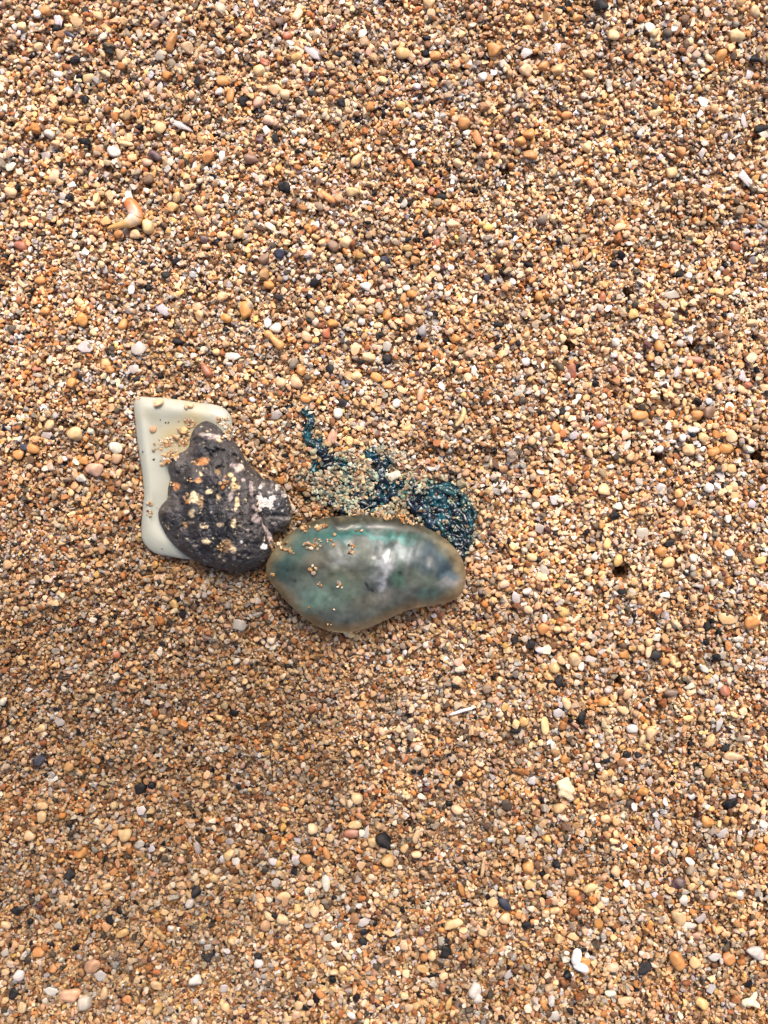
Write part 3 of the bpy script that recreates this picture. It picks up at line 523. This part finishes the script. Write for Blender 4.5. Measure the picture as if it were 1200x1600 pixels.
 (400, 1200): "Pc 470 145 22 17 -70;Pc 460 272 22 13 0;Pr 450 310 27 13 0;Fl 520 303 26 15 60;Pw 497 305 12 10 80;Pc 265 290 18 16 0;Fl 343 290 14 12 0;Pc 548 350 18 15 -70;Fl 195 348 20 14 -40;Py 620 430 19 18 0;Pc 693 375 15 15 0;Pc 595 382 14 11 90;Pc 755 410 17 12 -20;Pc 750 325 21 12 70;Pk 605 335 26 20 -50;Pw 78 440 15 13 0;Po 233 425 20 16 -20;Po 330 405 22 11 -70;Fc 495 465 20 18 0;Pw 327 545 30 16 -80;Pc 127 605 28 16 10;Fl 92 548 20 16 60;Pw 243 580 15 12 80;Pc 125 717 23 17 -5;Pc 58 697 18 12 -35;Pc 275 672 19 16 80;Fl 248 742 17 13 10;Fg 337 802 18 17 0;Fl 505 725 23 14 25;Pw 480 653 12 9 -20;Fl 430 655 14 10 80;Pk 500 820 16 13 0;Pk 897 858 17 16 0;Fg 870 818 17 17 0;Pc 822 883 17 14 80;Py 778 945 23 12 0;Pc 700 965 14 13 -30;Pc 920 735 29 13 25;Po 965 578 24 8 -70;Pc 1065 470 32 6 80;Fc 1110 635 20 18 20;Pn 1170 645 20 16 -40;Pc 1165 712 20 17 0;Pw 1027 1035 22 18 60;Pw 1042 1078 16 14 40;Pc 1065 770 16 12 -20;Pw 12 915 16 14 0;Pk 10 885 14 12 0;Py 405 948 14 13 0;Pc 365 962 19 10 0;Po 300 1062 20 14 -60;Pc 200 1118 18 17 30;Py 905 1105 20 12 80;Fl 1185 975 20 12 60;Pc 938 190 20 18 0;Pw 660 765 16 11 60;Pm 778 768 13 11 80",
 (800, 1200): "Pw 1140 862 26 20 0;Fg 45 340 20 18 0;Fl 95 62 17 14 30;Pc 230 183 19 15 0;Fg 648 62 18 14 80;Fl 687 270 26 12 -75;Pk 1020 170 20 18 20;Fl 1035 140 15 13 0;Fl 890 705 24 22 0;Pc 785 705 28 18 -60;Fw 830 745 28 12 0;Pc 365 565 24 15 25;Pc 487 485 18 14 0;Pw 838 445 15 12 -60;Pw 765 363 11 11 0;Po 290 585 17 14 -20;Pc 85 552 17 14 0;Po 75 470 20 18 10;Pk 70 738 18 15 -20;Pc 157 685 15 14 0;Po 412 735 20 14 65;Pw 435 622 13 13 0;Pc 222 798 15 14 0;Fc 295 800 22 16 -10;Po 775 905 30 22 -60;Pc 860 915 20 17 -45;Fl 957 893 23 14 20;Po 1020 897 22 20 40;Po 345 910 18 15 -20;Pc 475 935 20 17 0;Pw 460 1065 18 14 0;Pc 540 1090 22 13 0;Py 888 1103 20 17 -35;Pk 625 925 20 16 0;Po 153 1115 22 12 -70;Fl 940 1040 20 20 0;Pw 1075 600 18 13 70;Pc 940 495 16 14 0;Fw 960 400 30 9 -80;Fl 995 310 26 18 20;Po 915 250 20 18 0;Po 620 115 16 14 30;Pw 848 135 13 11 80;Py 920 20 20 12 80;Pc 438 35 18 12 75;Fl 205 1165 22 18 80;Pm 785 540 22 20 0;Pc 435 240 14 13 0;Pk 212 447 14 12 -60"}
ITEMS = []
for (ox, oy), s in TILES.items():
    for e in s.split(';'):
        k, x, y, l, w_, a = e.split(); ITEMS.append([k[0], k[1], ox+float(x)/3, oy+float(y)/3, float(l), float(w_), math.radians(float(a))])

# ---------------------------------------------------------------- coarser grains, kept off the things
BLOCK |= in_poly(FLOAT, gx, gy) | in_poly(SNAIL, gx, gy) | in_poly(LOBE, gx, gy) | in_poly([(216, 630), (340, 640), (358, 680), (352, 860), (250, 858), (228, 840), (231, 780), (222, 700)], gx, gy)
BLOCK |= (tmask > .75) & (fbm(N3, gx, gy, 22, 3) > -.30)
for k_, c_, x_, y_, l_, w_, a_ in ITEMS:
    X0, Y0 = img2w(x_, y_, T1(x_, y_)+4); R_ = int(l_/2)+3
    a = slice(int(Y0)-R_+MY, int(Y0)+R_+MY+1); b = slice(int(X0)-R_+MX, int(X0)+R_+MX+1)
    dx = gx[a, b]-X0; dy = gy[a, b]-Y0; u = (dx*math.cos(a_)-dy*math.sin(a_))/(l_/2+1.5); v = (dx*math.sin(a_)+dy*math.cos(a_))/(w_/2+1.5)
    BLOCK[a, b] |= u*u+v*v < 1
for X0, Y0, R_ in ((205, 330, 15), (198, 350, 13), (180, 354, 8), (901, 1492, 12), (912, 1512, 12), (884, 1232, 17), (416, 520, 8), (427, 530, 8), (441, 542, 10), (1170, 1565, 14)):
    BLOCK |= np.hypot(gx-X0, gy-Y0) < R_
for hx, hy, r in HOLES: BLOCK |= np.hypot(gx-hx, gy-hy) < r*.95
drop(33000, 6, 10.5, 4.0, power=1.5, dens=lambda c: .38+.62*c, flake=.34)
drop(13000, 9, 13.5, 6.5, power=1.8, dens=lambda c: c**1.3, batch=1000, flake=.3)
drop(1000, 12, 17, 8.5, power=2.0, dens=lambda c: c**1.6, batch=400, flake=.2)

def ico(sub):
    import bmesh
    bm = bmesh.new(); bmesh.ops.create_icosphere(bm, subdivisions=sub, radius=1)
    V = np.array([v.co[:] for v in bm.verts]); F = np.array([[v.index for v in f.verts] for f in bm.faces]); bm.free(); return V, F
ICO = {k: ico(k) for k in (1, 2, 3)}
def rot_z(a):
    c, s = math.cos(a), math.sin(a); return np.array([[c, -s, 0], [s, c, 0], [0, 0, 1]])
def rot_axis(ax, a):
    ax = np.array(ax, float); ax /= np.linalg.norm(ax); K = np.array([[0, -ax[2], ax[1]], [ax[2], 0, -ax[0]], [-ax[1], ax[0], 0]])
    return np.eye(3)+math.sin(a)*K+(1-math.cos(a))*K@K
pr = np.random.default_rng(3)
def pebble_verts(l, w_, h, black=False, sub=3):
    V, F = ICO[sub]; V = V.copy()
    p_ = pr.uniform(2.0, 3.0)
    V /= (np.abs(V)**p_).sum(1)[:, None]**(1/p_)
    for _ in range(5):
        d = pr.normal(size=3); d /= np.linalg.norm(d); f = pr.uniform(1.2, 3.4)
        V *= (1+pr.uniform(.04, .14)*(1.6 if black else 1)*np.sin(V@d*f+pr.uniform(0, 6.28)))[:, None]
    V[:, 1] *= 1+pr.uniform(-.22, .22)*V[:, 0]
    if True:
        for _ in range(5 if black else 4):
            d = pr.normal(size=3); d /= np.linalg.norm(d); q = V@d; lim = pr.uniform(.62, .85) if black else pr.uniform(.66, .92); V -= np.maximum(q-lim, 0)[:, None]*d*.85
    return V*[l/2, w_/2, h/2], F
def flake_verts(l, w_):
    k = pr.integers(4, 8); th = np.sort((np.arange(k)+pr.uniform(-.33, .33, k))/k*6.283)
    rr = pr.uniform(.78, 1.12, k)
    n = 36; a = np.linspace(0, 6.283, n, endpoint=False)
    px = np.append(rr*np.cos(th), rr[0]*np.cos(th[0])); py = np.append(rr*np.sin(th), rr[0]*np.sin(th[0]))
    tt = np.append(th, th[0]+6.283); aa = np.where(a < th[0], a+6.283, a)
    X = np.interp(aa, tt, px); Y = np.interp(aa, tt, py)
    X = X+pr.normal(0, .02, n); Y = Y+pr.normal(0, .02, n)
    th_ = pr.uniform(1.0, 1.9); cu = pr.uniform(.05, .16)*l; rings = []
    for t, z in ((.45, 1), (.8, 1), (.97, .8), (1.0, 0), (.96, -.8), (.6, -1)):
        x = X*t*l/2; y = Y*t*w_/2; rings.append(np.stack([x, y, z*th_/2-cu*((x/(l/2))**2+.5*(y/(w_/2))**2)], 1))
    V = np.concatenate(rings+[np.array([[0, 0, th_/2], [0, 0, -th_/2]])]); j = np.arange(n); jn = (j+1) % n; F = []
    for r in range(5): F += np.stack([r*n+j, (r+1)*n+j, (r+1)*n+jn, r*n+jn], 1).tolist()
    b = 6*n; F += [(b, int(q), int(r)) for q, r in zip(j, jn)]+[(b+1, int(5*n+r), int(5*n+q)) for q, r in zip(j, jn)]
    return V, F

LAND = [('the dark snail shell', 350, 785), ('the teal float', 575, 895), ('the blue tentacles', 700, 790), ('the orange claw piece', 205, 337), ('the white forked shell', 905, 1502), ('the white twig-like spine', 727, 1112), ('the bone-shaped pebble', 427, 530), ('the largest sand burrow', 972, 892), ('the big lilac shell flake', 1165, 278), ('the lumpy cream coral', 884, 1232), ('the long lilac shell sliver', 283, 195), ('the fat black grain', 691, 305), ('the pink-orange shell chunk', 106, 1557), ('the round white pebble', 1180, 1487)]
def dirname(dx, dy):
    a = math.degrees(math.atan2(-dy, dx)) % 360
    return ['right', 'above right', 'above', 'above left', 'left', 'below left', 'below', 'below right'][int((a+22.5)//45) % 8]
ORD = ['nearest', 'second nearest', 'third nearest', 'fourth nearest', 'fifth nearest', 'sixth nearest', 'seventh nearest', 'eighth nearest']
desc = []
for it in ITEMS:
    k, c, x, y, l, w_, a = it
    if k == 'F': sh = ('long ' if l/w_ > 1.7 else 'broad ')+WORD[c]+' shell flake'
    elif c == 'k': sh = ('elongated ' if l/w_ > 1.35 else 'rounded ')+'black grain'
    else: sh = ('rounded ' if l/w_ < 1.2 else 'oval ' if l/w_ < 1.6 else 'elongated ')+WORD[c]+' pebble'
    big = min(LAND, key=lambda q: math.hypot(x-q[1], y-q[2]) if math.hypot(x-q[1], y-q[2]) > 14 else 1e9)
    desc.append((sh, big, dirname(x-big[1], y-big[2]), math.hypot(x-big[1], y-big[2])))
LABEL = []
for i, (sh, L_, dn, ds) in enumerate(desc):
    peers = sorted([d[3] for d in desc if d[0] == sh and d[1] is L_ and d[2] == dn])
    r = peers.index(ds); where = {'right': 'right of', 'left': 'left of', 'above': 'above', 'below': 'below'}.get(dn, dn.replace(' left', ' and left of').replace(' right', ' and right of'))
    LABEL.append(f"{sh} {where} {L_[0]}"+('' if len(peers) == 1 else f", {ORD[r]}"))
FORCE = {(1165, 278): 'big lilac white shell flake with a pointed foot near the right edge', (283, 195): 'long lilac shell sliver lying on the sand above right of the orange claw piece', (691, 305): 'fat black grain, the largest above the centre of the sand', (106, 1557): 'pink-orange shell chunk beside a white flake in the bottom left corner', (1180, 1487): 'large round white pebble near the lower right edge'}
TRACED = []
for i, it in enumerate(ITEMS):
    k, c, x, y, l, w_, a = it
    zt = T1(x, y); wx2, wy2 = img2w(x, y, zt+4)
    black = c in 'kn'
    if k == 'F': V, F = flake_verts(l, w_); hh = 2.0; tilt = pr.uniform(-.22, .22)
    else: hh = w_*pr.uniform(.62, .85); V, F = pebble_verts(l, w_, hh, black); tilt = pr.uniform(-.25, .25)
    R = rot_z(a)@rot_axis((pr.normal(), pr.normal(), 0), tilt); V = V@R.T
    A = np.array([l/2]); B = np.array([w_/2]); 
    z0 = min(rest(np.array([wx2]), np.array([wy2]), A*.8, B*.8, np.array([a]))[0], zt+(9 if k == 'F' else 7))
    zc = z0+(hh*.30 if k == 'P' else 1.6+abs(math.sin(tilt))*l*.25)
    stamp(np.array([wx2]), np.array([wy2]), A*.92, B*.92, np.array([hh/2 if k == 'P' else 1.2]), np.array([a]), np.array([zc]), np.array([-5]))
    cc = lin(PAL[c])*pr.uniform(.86, 1.1)*np.array([1, pr.uniform(.95, 1.05), pr.uniform(.9, 1.1)])
    if k == 'F' and c in 'lgw': cc = cc*.92
    cc = cc*(1-.34*SHADE_BROWN[int(y)+MY, int(x)+MX])  # painted shade carried onto the traced pieces
    nn = sum(np.sin(V@pr.normal(size=3)*(6/l)+pr.uniform(0, 6)) for _ in range(3))/3
    sec = lin(PAL['o' if c in 'cyp' else 'r' if c == 'o' else 'g'])
    mixf = np.clip(.14+.22*nn, 0, .5)[:, None]*(0.2 if black else 1)
    col = cc*(1-mixf)+sec*mixf
    nm = 'shell_flake' if k == 'F' else 'black_grain' if c == 'k' else 'pebble'
    o = make_mesh(nm, V*S, F, M_FLAKE if k == 'F' else M_BLACK if black else M_PEB, col=np.clip(col, .004, .9))
    o.location = [float(v) for v in W(wx2, wy2, zc)]
    lab = LABEL[i]
    for (fx, fy), tx in FORCE.items():
        if math.hypot(x-fx, y-fy) < 5: lab = tx
    tag(o, lab, {'shell_flake': 'shell fragment', 'black_grain': 'black grain', 'pebble': 'pebble'}[nm], {'shell_flake': 'shell flakes scattered on the sand', 'black_grain': 'black grains scattered on the sand', 'pebble': 'pebbles scattered on the sand'}[nm])

# ---------------------------------------------------------------- odd single pieces
def tubes_object(name, segs, colfn, mat, z0, label, cat, rings=12):
    """segs: lists of (x, y, dz, radius) joined smoothly, one mesh"""
    Vs, Fs, base = [], [], 0
    x0, y0 = segs[0][0][0], segs[0][0][1]
    for sg in segs:
        sg = np.array(sg, float); L = np.concatenate([[0], np.cumsum(np.hypot(*np.diff(sg[:, :2], axis=0).T))]); n = max(10, int(L[-1]/1.2))
        s = np.linspace(0, L[-1], n); q = np.stack([np.interp(s, L, sg[:, k]) for k in range(4)], 1)
        for _ in range(3): q[1:-1] = (q[:-2]+2*q[1:-1]+q[2:])/4
        wx, wy = img2w(q[:, 0], q[:, 1], z0+q[:, 2])
        endt = np.sqrt(np.clip(np.minimum(np.arange(n), n-1-np.arange(n))/2.5, .06, 1))
        V, F = tube(np.stack([wx, 1600-wy, z0+q[:, 2]], 1), q[:, 3]*endt, rings, .8); V[:, 1] = 1600-V[:, 1]
        Vs.append(V); Fs += [tuple(i+base for i in f) for f in F]; base += len(V)
        stamp_points(V[:, 0], V[:, 1], V[:, 2], -5)
    V = np.concatenate(Vs); o = make_mesh(name, px2w(V), Fs, mat, col=colfn(V[:, 0], V[:, 1])); local(o, W(x0, y0, z0))
    return tag(o, label, cat)
zt = T1(205, 337)
def claw_col(x, y):
    k = np.clip(1-np.hypot(x-210, y-341)/17+.3*fbm(N2, x, y, 6, 2), 0, 1)[:, None]; u = np.clip((y-336)/14, 0, 1)[:, None]
    c = lin((200, 118, 66))*(1-u)+lin((214, 168, 104))*u
    v = np.clip((200-x)/30, 0, 1)[:, None]; c = c*(1-v)+lin((206, 150, 84))*v
    return c*(1-k)+lin((236, 218, 204))*k
claw = bpy.data.objects.new('crab_claw', None); C.objects.link(claw); claw.location = W(210, 335, zt)
tag(claw, 'broken orange and white crab claw piece bent at its joint, upper left', 'crab claw')
for nm, sg, in (('claw_knuckle', [[(197, 313, 6, 7.5), (203, 318, 8, 10), (209, 326, 9, 11), (213, 335, 9, 11), (212, 343, 8, 11)]]), ('claw_finger', [[(218, 335, 7, 9), (211, 341, 8, 12), (203, 347, 8, 9), (190, 351, 7, 5.5), (178, 354, 6, 3.8), (167, 357, 5, 2)]])):
    o = tubes_object(nm, sg, claw_col, M_CLAW, zt, None, None, 16)
    o.location = o.location-claw.location; o.parent = claw
zt = T1(905, 1502)
tubes_object('forked_shell', [[(901, 1482, 9, 5), (902, 1490, 9, 7.5), (900, 1500, 8, 8), (898, 1508, 6, 5)], [(895, 1506, 5, 4), (903, 1510, 7, 6.5), (912, 1513, 8, 7), (919, 1518, 7, 4)]], lambda x, y: np.tile(lin((232, 228, 222)), (len(x), 1)), M_FLAKE, zt, 'bright white forked shell of two rounded prongs, lower right', 'shell fragment')
zt = T1(725, 1110)
tubes_object('sea_urchin_spine', [[(702, 1117, 7, 2), (712, 1114, 8, 2.4), (724, 1110, 9, 2.6), (740, 1106, 9, 2.2)]], lambda x, y: np.tile(lin((226, 214, 208)), (len(x), 1)), M_FLAKE, zt, 'thin white twig-like spine below and right of the float', 'spine')
zt = T1(427, 530)
tubes_object('pebble', [[(413, 519, 6, 5), (419, 522, 7, 6.2), (425, 527, 7, 4.6), (430, 533, 7, 5.5), (437, 539, 7, 7.6), (443, 544, 6, 5.5)]], lambda x, y: np.tile(lin((206, 152, 92)), (len(x), 1))*(1+.25*fbm(N2, x, y, 8, 2))[:, None], M_PEB, zt, 'bone-shaped orange tan pebble with two swollen ends', 'pebble')['group'] = 'pebbles scattered on the sand'
zt = T1(720, 655)
tubes_object('worm_tube', [[(724, 636, 5, 3), (725, 646, 7, 3.6), (721, 656, 8, 3.6), (714, 664, 7, 3), (708, 669, 5, 2.2)]], lambda x, y: np.tile(lin((216, 178, 124)), (len(x), 1)), M_PEB, zt, 'slender curved tan worm tube above the right tentacles', 'worm tube')
zt = T1(884, 1232)
V, F = ICO[3]; V = V*(1+.28*np.sin(V[:, 0:1]*4.1+1)*np.sin(V[:, 1:2]*5.3)+.16*np.sin(V[:, 2:3]*7+V[:, 0:1]*6))*[16, 13, 9]
V = V@rot_z(-.9).T; o = make_mesh('coral_lump', V*S, F, stone_mat('porous_coral', .6, .2, 1500, .9), col=np.tile(lin((232, 204, 164)), (len(V), 1)))
wx2, wy2 = img2w(884, 1232, zt+5); o.location = [float(v) for v in W(wx2, wy2, zt+6)]; tag(o, 'lumpy cream coral piece, larger than the pebbles around it', 'coral')
stamp(np.array([wx2]), np.array([wy2]), np.array([15.]), np.array([13.]), np.array([9.]), np.array([0.]), np.array([zt+6]), np.array([-5]))
zt = T1(1170, 1566)
tubes_object('forked_coral', [[(1158, 1569, 5, 5), (1168, 1566, 7, 6.5), (1176, 1566, 7, 6), (1187, 1574, 6, 3.5)], [(1172, 1566, 7, 5.5), (1178, 1558, 7, 4.5), (1182, 1550, 6, 3)]], lambda x, y: np.tile(lin((222, 208, 176)), (len(x), 1)), M_PEB, zt, 'pale forked coral fragment near the bottom right corner', 'coral')
zt = T1(205, 190)

# ---------------------------------------------------------------- last sprinkle of fine sand round everything
drop(57000, 3.2, 7.5, 1.4, power=1.7, flake=.3)
drop(9000, 4, 8.5, 2.5, power=1.6, dens=lambda c: .3+.7*c)
SPN = .9*fbm(N4, gx, gy, 9, 2)
def spots(lst, n, smin, smax, **k):
    m = np.zeros(H.shape, bool)
    for x, y, rx, ry in lst:
        a = slice(max(0, int(y-2*ry)+MY), int(y+2*ry)+MY+2); b = slice(max(0, int(x-2*rx)+MX), int(x+2*rx)+MX+2)
        m[a, b] |= ((gx[a, b]-x)/rx)**2+((gy[a, b]-y)/ry)**2+SPN[a, b] < 1
    yy, xx = np.nonzero(m)
    if len(yy): drop(n, smin, smax, 0, mask=(yy, xx), relcap=False, **k)
n_before = ng
# on the slab, in the corner behind the shell
spots([(285, 690, 16, 10), (292, 683, 10, 8), (262, 692, 9, 9), (272, 715, 14, 9), (258, 722, 7, 6), (300, 662, 8, 7)], 220, 3.5, 7, kind=1)
spots([(352, 662, 10, 9), (361, 676, 9, 14)], 40, 3.5, 7, kind=1)
spots([(241, 790, 9, 6), (236, 802, 6, 6), (232, 868, 20, 4), (213, 622, 8, 3), (262, 700, 20, 14)], 60, 3, 5, kind=1)
spots([(253, 631, 3, 3)], 1, 17, 18, kind=6, flake=0); spots([(288, 674, 2, 2)], 2, 13, 17, kind=1, flake=0); spots([(278, 684, 2, 2)], 1, 13, 15, kind=6, flake=0)
spots([(243, 672, 2, 2)], 1, 12, 13, kind=6); spots([(296, 636, 3, 2)], 3, 8, 11, kind=1); spots([(346, 655, 2, 2)], 2, 6, 9, kind=1)
# tiny dark specks on the slab
spots([(255, 655, 3, 3), (264, 661, 2, 2), (263, 676, 2, 2), (283, 661, 2, 2), (225, 707, 2, 2), (242, 728, 3, 3), (245, 720, 3, 3), (240, 845, 2, 2), (257, 855, 2, 2)], 11, 2, 3.2, kind=3)
# clinging to the shell
spots([(315, 722, 9, 5), (310, 752, 5, 4), (275, 759, 5, 4), (365, 745, 5, 4), (365, 760, 7, 5), (380, 718, 3, 3), (303, 779, 8, 7), (355, 853, 7, 7), (425, 848, 6, 8)], 42, 3, 6, kind=2)
# on the float
spots(c2([(0, 0)]) and [(x, y, rx, ry) for (x, y), rx, ry in zip(c2([(300, 720), (390, 700), (330, 640), (160, 730), (475, 740), (300, 835), (330, 912), (425, 910), (98, 860), (512, 655), (190, 760), (250, 650)]), (14, 8, 14, 10, 5, 5, 3, 5, 3, 7, 5, 10), (8, 8, 5, 8, 9, 6, 3, 5, 5, 2, 3, 5))], 135, 3, 6.5, kind=1)
spots(c2([(0, 0)]) and [(x, y, rx, ry) for (x, y), rx, ry in zip(c2([(560, 572), (650, 590), (760, 610), (700, 580), (500, 572), (620, 570)]), (22, 14, 14, 16, 16, 10), (4, 5, 6, 4, 4, 5))], 130, 3.5, 7, kind=1)
spots([(517, 969, 3, 2), (487, 941, 2, 4), (488, 953, 2, 2), (525, 945, 2, 2), (455, 870, 2, 2), (650, 943, 2, 2)], 9, 2.5, 4.5, kind=1)
# over the tangle of tentacles
spots([(x, y, rx, ry) for (x, y), rx, ry in zip(c2([(420, 400), (500, 430), (440, 290), (520, 330), (360, 480), (440, 520), (560, 400), (560, 480), (690, 400), (740, 380), (780, 430), (640, 560), (700, 520), (740, 480), (830, 460), (800, 400), (300, 420), (240, 400), (620, 260), (700, 290)]), (28, 26, 16, 18, 22, 24, 14, 12, 14, 20, 16, 22, 10, 12, 8, 16, 20, 16, 18, 18), (20, 16, 8, 14, 18, 14, 16, 10, 10, 10, 12, 7, 8, 10, 8, 8, 14, 14, 8, 8))], 1500, 3.5, 7.5, kind=4, flake=.08)
spots([(x, y, 5, 4) for x, y in c2([(960, 520), (900, 480), (1000, 470), (925, 620), (870, 560), (1050, 600), (940, 700), (820, 560), (1020, 560), (980, 650), (330, 170), (290, 200), (620, 305), (740, 545), (1040, 640), (1060, 690), (1000, 760), (880, 640), (1045, 540), (990, 590)])], 95, 3.0, 6.5, kind=4)
spots([(x, y, 3, 3) for x, y in c2([(1018, 432)])], 2, 14, 19, kind=1, flake=0); spots([(x, y, 3, 3) for x, y in c2([(688, 388)])], 1, 16, 17, kind=5, flake=0)

# ---------------------------------------------------------------- turn the dropped grains into meshes
G = np.concatenate(grains); ids = np.arange(len(G))
cnt = np.bincount(OWN[OWN >= 0], minlength=len(G))
vis = (cnt >= 3) | ((G[:, 8] > 0) & (cnt >= 1))
print('grains', len(G), 'visible', vis.sum())
GPAL = [((230, 196, 150), 17), ((222, 182, 140), 18), ((208, 160, 114), 15), ((200, 136, 80), 8), ((166, 106, 66), 7), ((140, 98, 68), 6), ((192, 154, 114), 8), ((168, 148, 126), 8), ((228, 206, 180), 10), ((232, 222, 206), 4), ((216, 172, 142), 7), ((120, 94, 74), 5), ((192, 182, 174), 5), ((28, 27, 31), 3.3), ((92, 80, 66), 4), ((88, 54, 52), .7), ((220, 176, 108), 3)]
GC = np.array([lin(c) for c, _ in GPAL]); GWt = np.array([w_ for _, w_ in GPAL]); GWt /= GWt.sum(); GMEAN = (GC*GWt[:, None]).sum(0)
FLC = np.array([lin(c) for c in ((214, 204, 194), (192, 178, 164), (226, 216, 202), (202, 190, 186), (174, 158, 138), (224, 198, 166), (206, 170, 128), (150, 126, 104))])
TEALC = np.array([lin(c) for c in ((24, 74, 82), (60, 116, 112), (150, 178, 158), (190, 206, 182), (30, 50, 70), (96, 134, 128), (206, 196, 156), (214, 214, 196))])
stain = np.clip(tmask*1.5, 0, 1)
MASKC = np.array([lin(c) for c in ((216, 176, 124), (236, 222, 200), (204, 136, 74), (228, 196, 150), (200, 178, 148))])
def build(name, sel, sub, label, mat):
    g = G[sel]; n = len(g)
    V0, F0 = ICO[sub]; nv = len(V0)
    r = np.random.default_rng(len(g))
    V = np.broadcast_to(V0, (n, nv, 3)).copy()
    p_ = r.uniform(2.0, 5.0, n)[:, None, None]
    # random spin first so the boxy corners differ
    q = r.normal(size=(n, 4)); q /= np.linalg.norm(q, axis=1)[:, None]; a, b, c, d = q.T
    Rm = np.stack([np.stack([1-2*(c*c+d*d), 2*(b*c-a*d), 2*(b*d+a*c)], -1), np.stack([2*(b*c+a*d), 1-2*(b*b+d*d), 2*(c*d-a*b)], -1), np.stack([2*(b*d-a*c), 2*(c*d+a*b), 1-2*(b*b+c*c)], -1)], -2)
    V = np.einsum('nij,nvj->nvi', Rm, V)
    V = V/((np.abs(V)**p_).sum(2, keepdims=True)**(1/p_))
    for _ in range(3):
        dv = r.normal(size=(n, 3)); dv /= np.linalg.norm(dv, axis=1)[:, None]
        V = V*(1+r.uniform(.04, .16, n)[:, None]*np.sin(np.einsum('nvj,nj->nv', V, dv)*r.uniform(1.5, 3.6, n)[:, None]+r.uniform(0, 6.28, n)[:, None]))[..., None]
    if sub == 1: V = V*(1+r.uniform(-.24, .24, (n, nv, 1)))
    else:
        cutn = np.where(r.random(n) < .6, 5, 0)
        for q_ in range(5):
            dv = r.normal(size=(n, 3)); dv /= np.linalg.norm(dv, axis=1)[:, None]; lim = r.uniform(.5, .8, n)+(cutn <= q_)*9
            V = V-(np.maximum(np.einsum('nvj,nj->nv', V, dv)-lim[:, None], 0))[..., None]*dv[:, None]*.9
    chip = (g[:, 7] > .5) | (r.random(n) < .25)
    for q_ in range(5):
        th = r.uniform(0, 6.28, n); dv = np.stack([np.cos(th), np.sin(th), r.normal(0, .25, n)], 1); lim = r.uniform(.38, .78, n)+(~chip)*9
        V = V-(np.maximum(np.einsum('nvj,nj->nv', V, dv)-lim[:, None], 0))[..., None]*dv[:, None]*.95
    V = np.where(chip[:, None, None], V*1.18, V)
    V[..., 1] *= 1+r.uniform(-.3, .3, n)[:, None]*V[..., 0]
    V = V*g[:, None, 3:6]
    # tilt then heading
    tl = r.normal(0, .30, n); ta = r.uniform(0, 6.28, n); ax = np.stack([np.cos(ta), np.sin(ta), 0*ta], 1)
    ct, st = np.cos(tl)[:, None, None], np.sin(tl)[:, None, None]
    V = V*ct+np.cross(np.broadcast_to(ax[:, None], V.shape), V)*st+ax[:, None]*(V*ax[:, None]).sum(2, keepdims=True)*(1-ct)
    ca, sa = np.cos(g[:, 6])[:, None], np.sin(g[:, 6])[:, None]
    x = V[..., 0]*ca-V[..., 1]*sa; y = V[..., 0]*sa+V[..., 1]*ca
    P = np.stack([(g[:, 0:1]+x-600)*S, (800-g[:, 1:2]+y)*S, (g[:, 2:3]+V[..., 2])*S], -1).reshape(-1, 3)
    F = (F0[None]+(np.arange(n)*nv)[:, None, None]).reshape(-1, 3)
    ci = r.choice(len(GC), n, p=GWt); col = GC[ci]
    col = np.where(((g[:, 7] > .5) & (r.random(n) < .55))[:, None], FLC[r.integers(0, len(FLC), n)], col)
    k = g[:, 8]
    col = np.where(((k == 1) | (k == 2))[:, None], np.where((r.random(n) < .55)[:, None], MASKC[r.integers(0, len(MASKC), n)], GC[r.choice(len(GC), n, p=GWt)]), col)
    col = np.where((k == 3)[:, None], lin((30, 28, 28)), col)
    col = np.where((k == 6)[:, None], lin((226, 180, 140)), col)
    col = np.where((k == 5)[:, None], lin((236, 224, 200)), col)
    iy, ix = gi(g[:, 0], g[:, 1]); s = stain[iy, ix]*r.uniform(.0, 1.35, n); s = np.clip(np.where(k == 4, np.maximum(s, r.uniform(0, .9, n)**1.3), s), 0, 1)[:, None]
    col = col*(1-s)+TEALC[r.integers(0, len(TEALC), n)]*s
    shade_brown = SHADE_BROWN[iy, ix][:, None]
    col = col*(1-shade_brown*.42)*(1-shade_brown*np.array([0, .05, .12]))  # painted shade: grains darker and browner where the mask is high
    nat = (k == 0)[:, None]
    hue = HUE[iy, ix][:, None]; brt = BRT[iy, ix][:, None]
    col = np.where(nat, col*np.concatenate([1+.10*hue, 1-.02*hue, 1-.20*hue], 1)*(1+.45*brt), col)
    col = col*r.uniform(.70, 1.18, (n, 1))*r.uniform(.96, 1.04, (n, 3))
    col = np.repeat(col, nv, 0)
    flat = np.repeat((r.random(n) < .6) | chip, len(F0))
    o = make_mesh(name, P, F, mat, col=np.clip(col, .004, .92), smooth=~flat)
    tag(o, label, 'sand', kind='stuff')
big = G[:, 3] >= 3.8
K = G[:, 8]
build('fine_sand', vis & ~big & (K == 0), 1, 'fine tan brown and white sand grains packed over the whole beach', M_GRAIN)
build('coarse_sand', vis & big & (K == 0), 2, 'coarser rounded cream and orange sand grains lying over the fine sand', M_GRAIN)
build('sand_crumbs', vis & (((K > 0) & (K < 4)) | (K == 6)), 2, 'sand crumbs clinging to the slab, the snail shell and the float', M_GRAIN)
build('stained_sand', vis & ((K == 4) | (K == 5)), 2, 'blue green stained sand grains scattered over the tentacles', M_GRAIN)
print('tris', sum(len(o.data.loop_triangles) or sum(len(p.vertices)-2 for p in o.data.polygons) for o in C.objects if o.type == 'MESH' and len(o.data.polygons) < 100000), [(o.name, len(o.data.polygons)) for o in C.objects if o.type == 'MESH' and len(o.data.polygons) >= 100000])
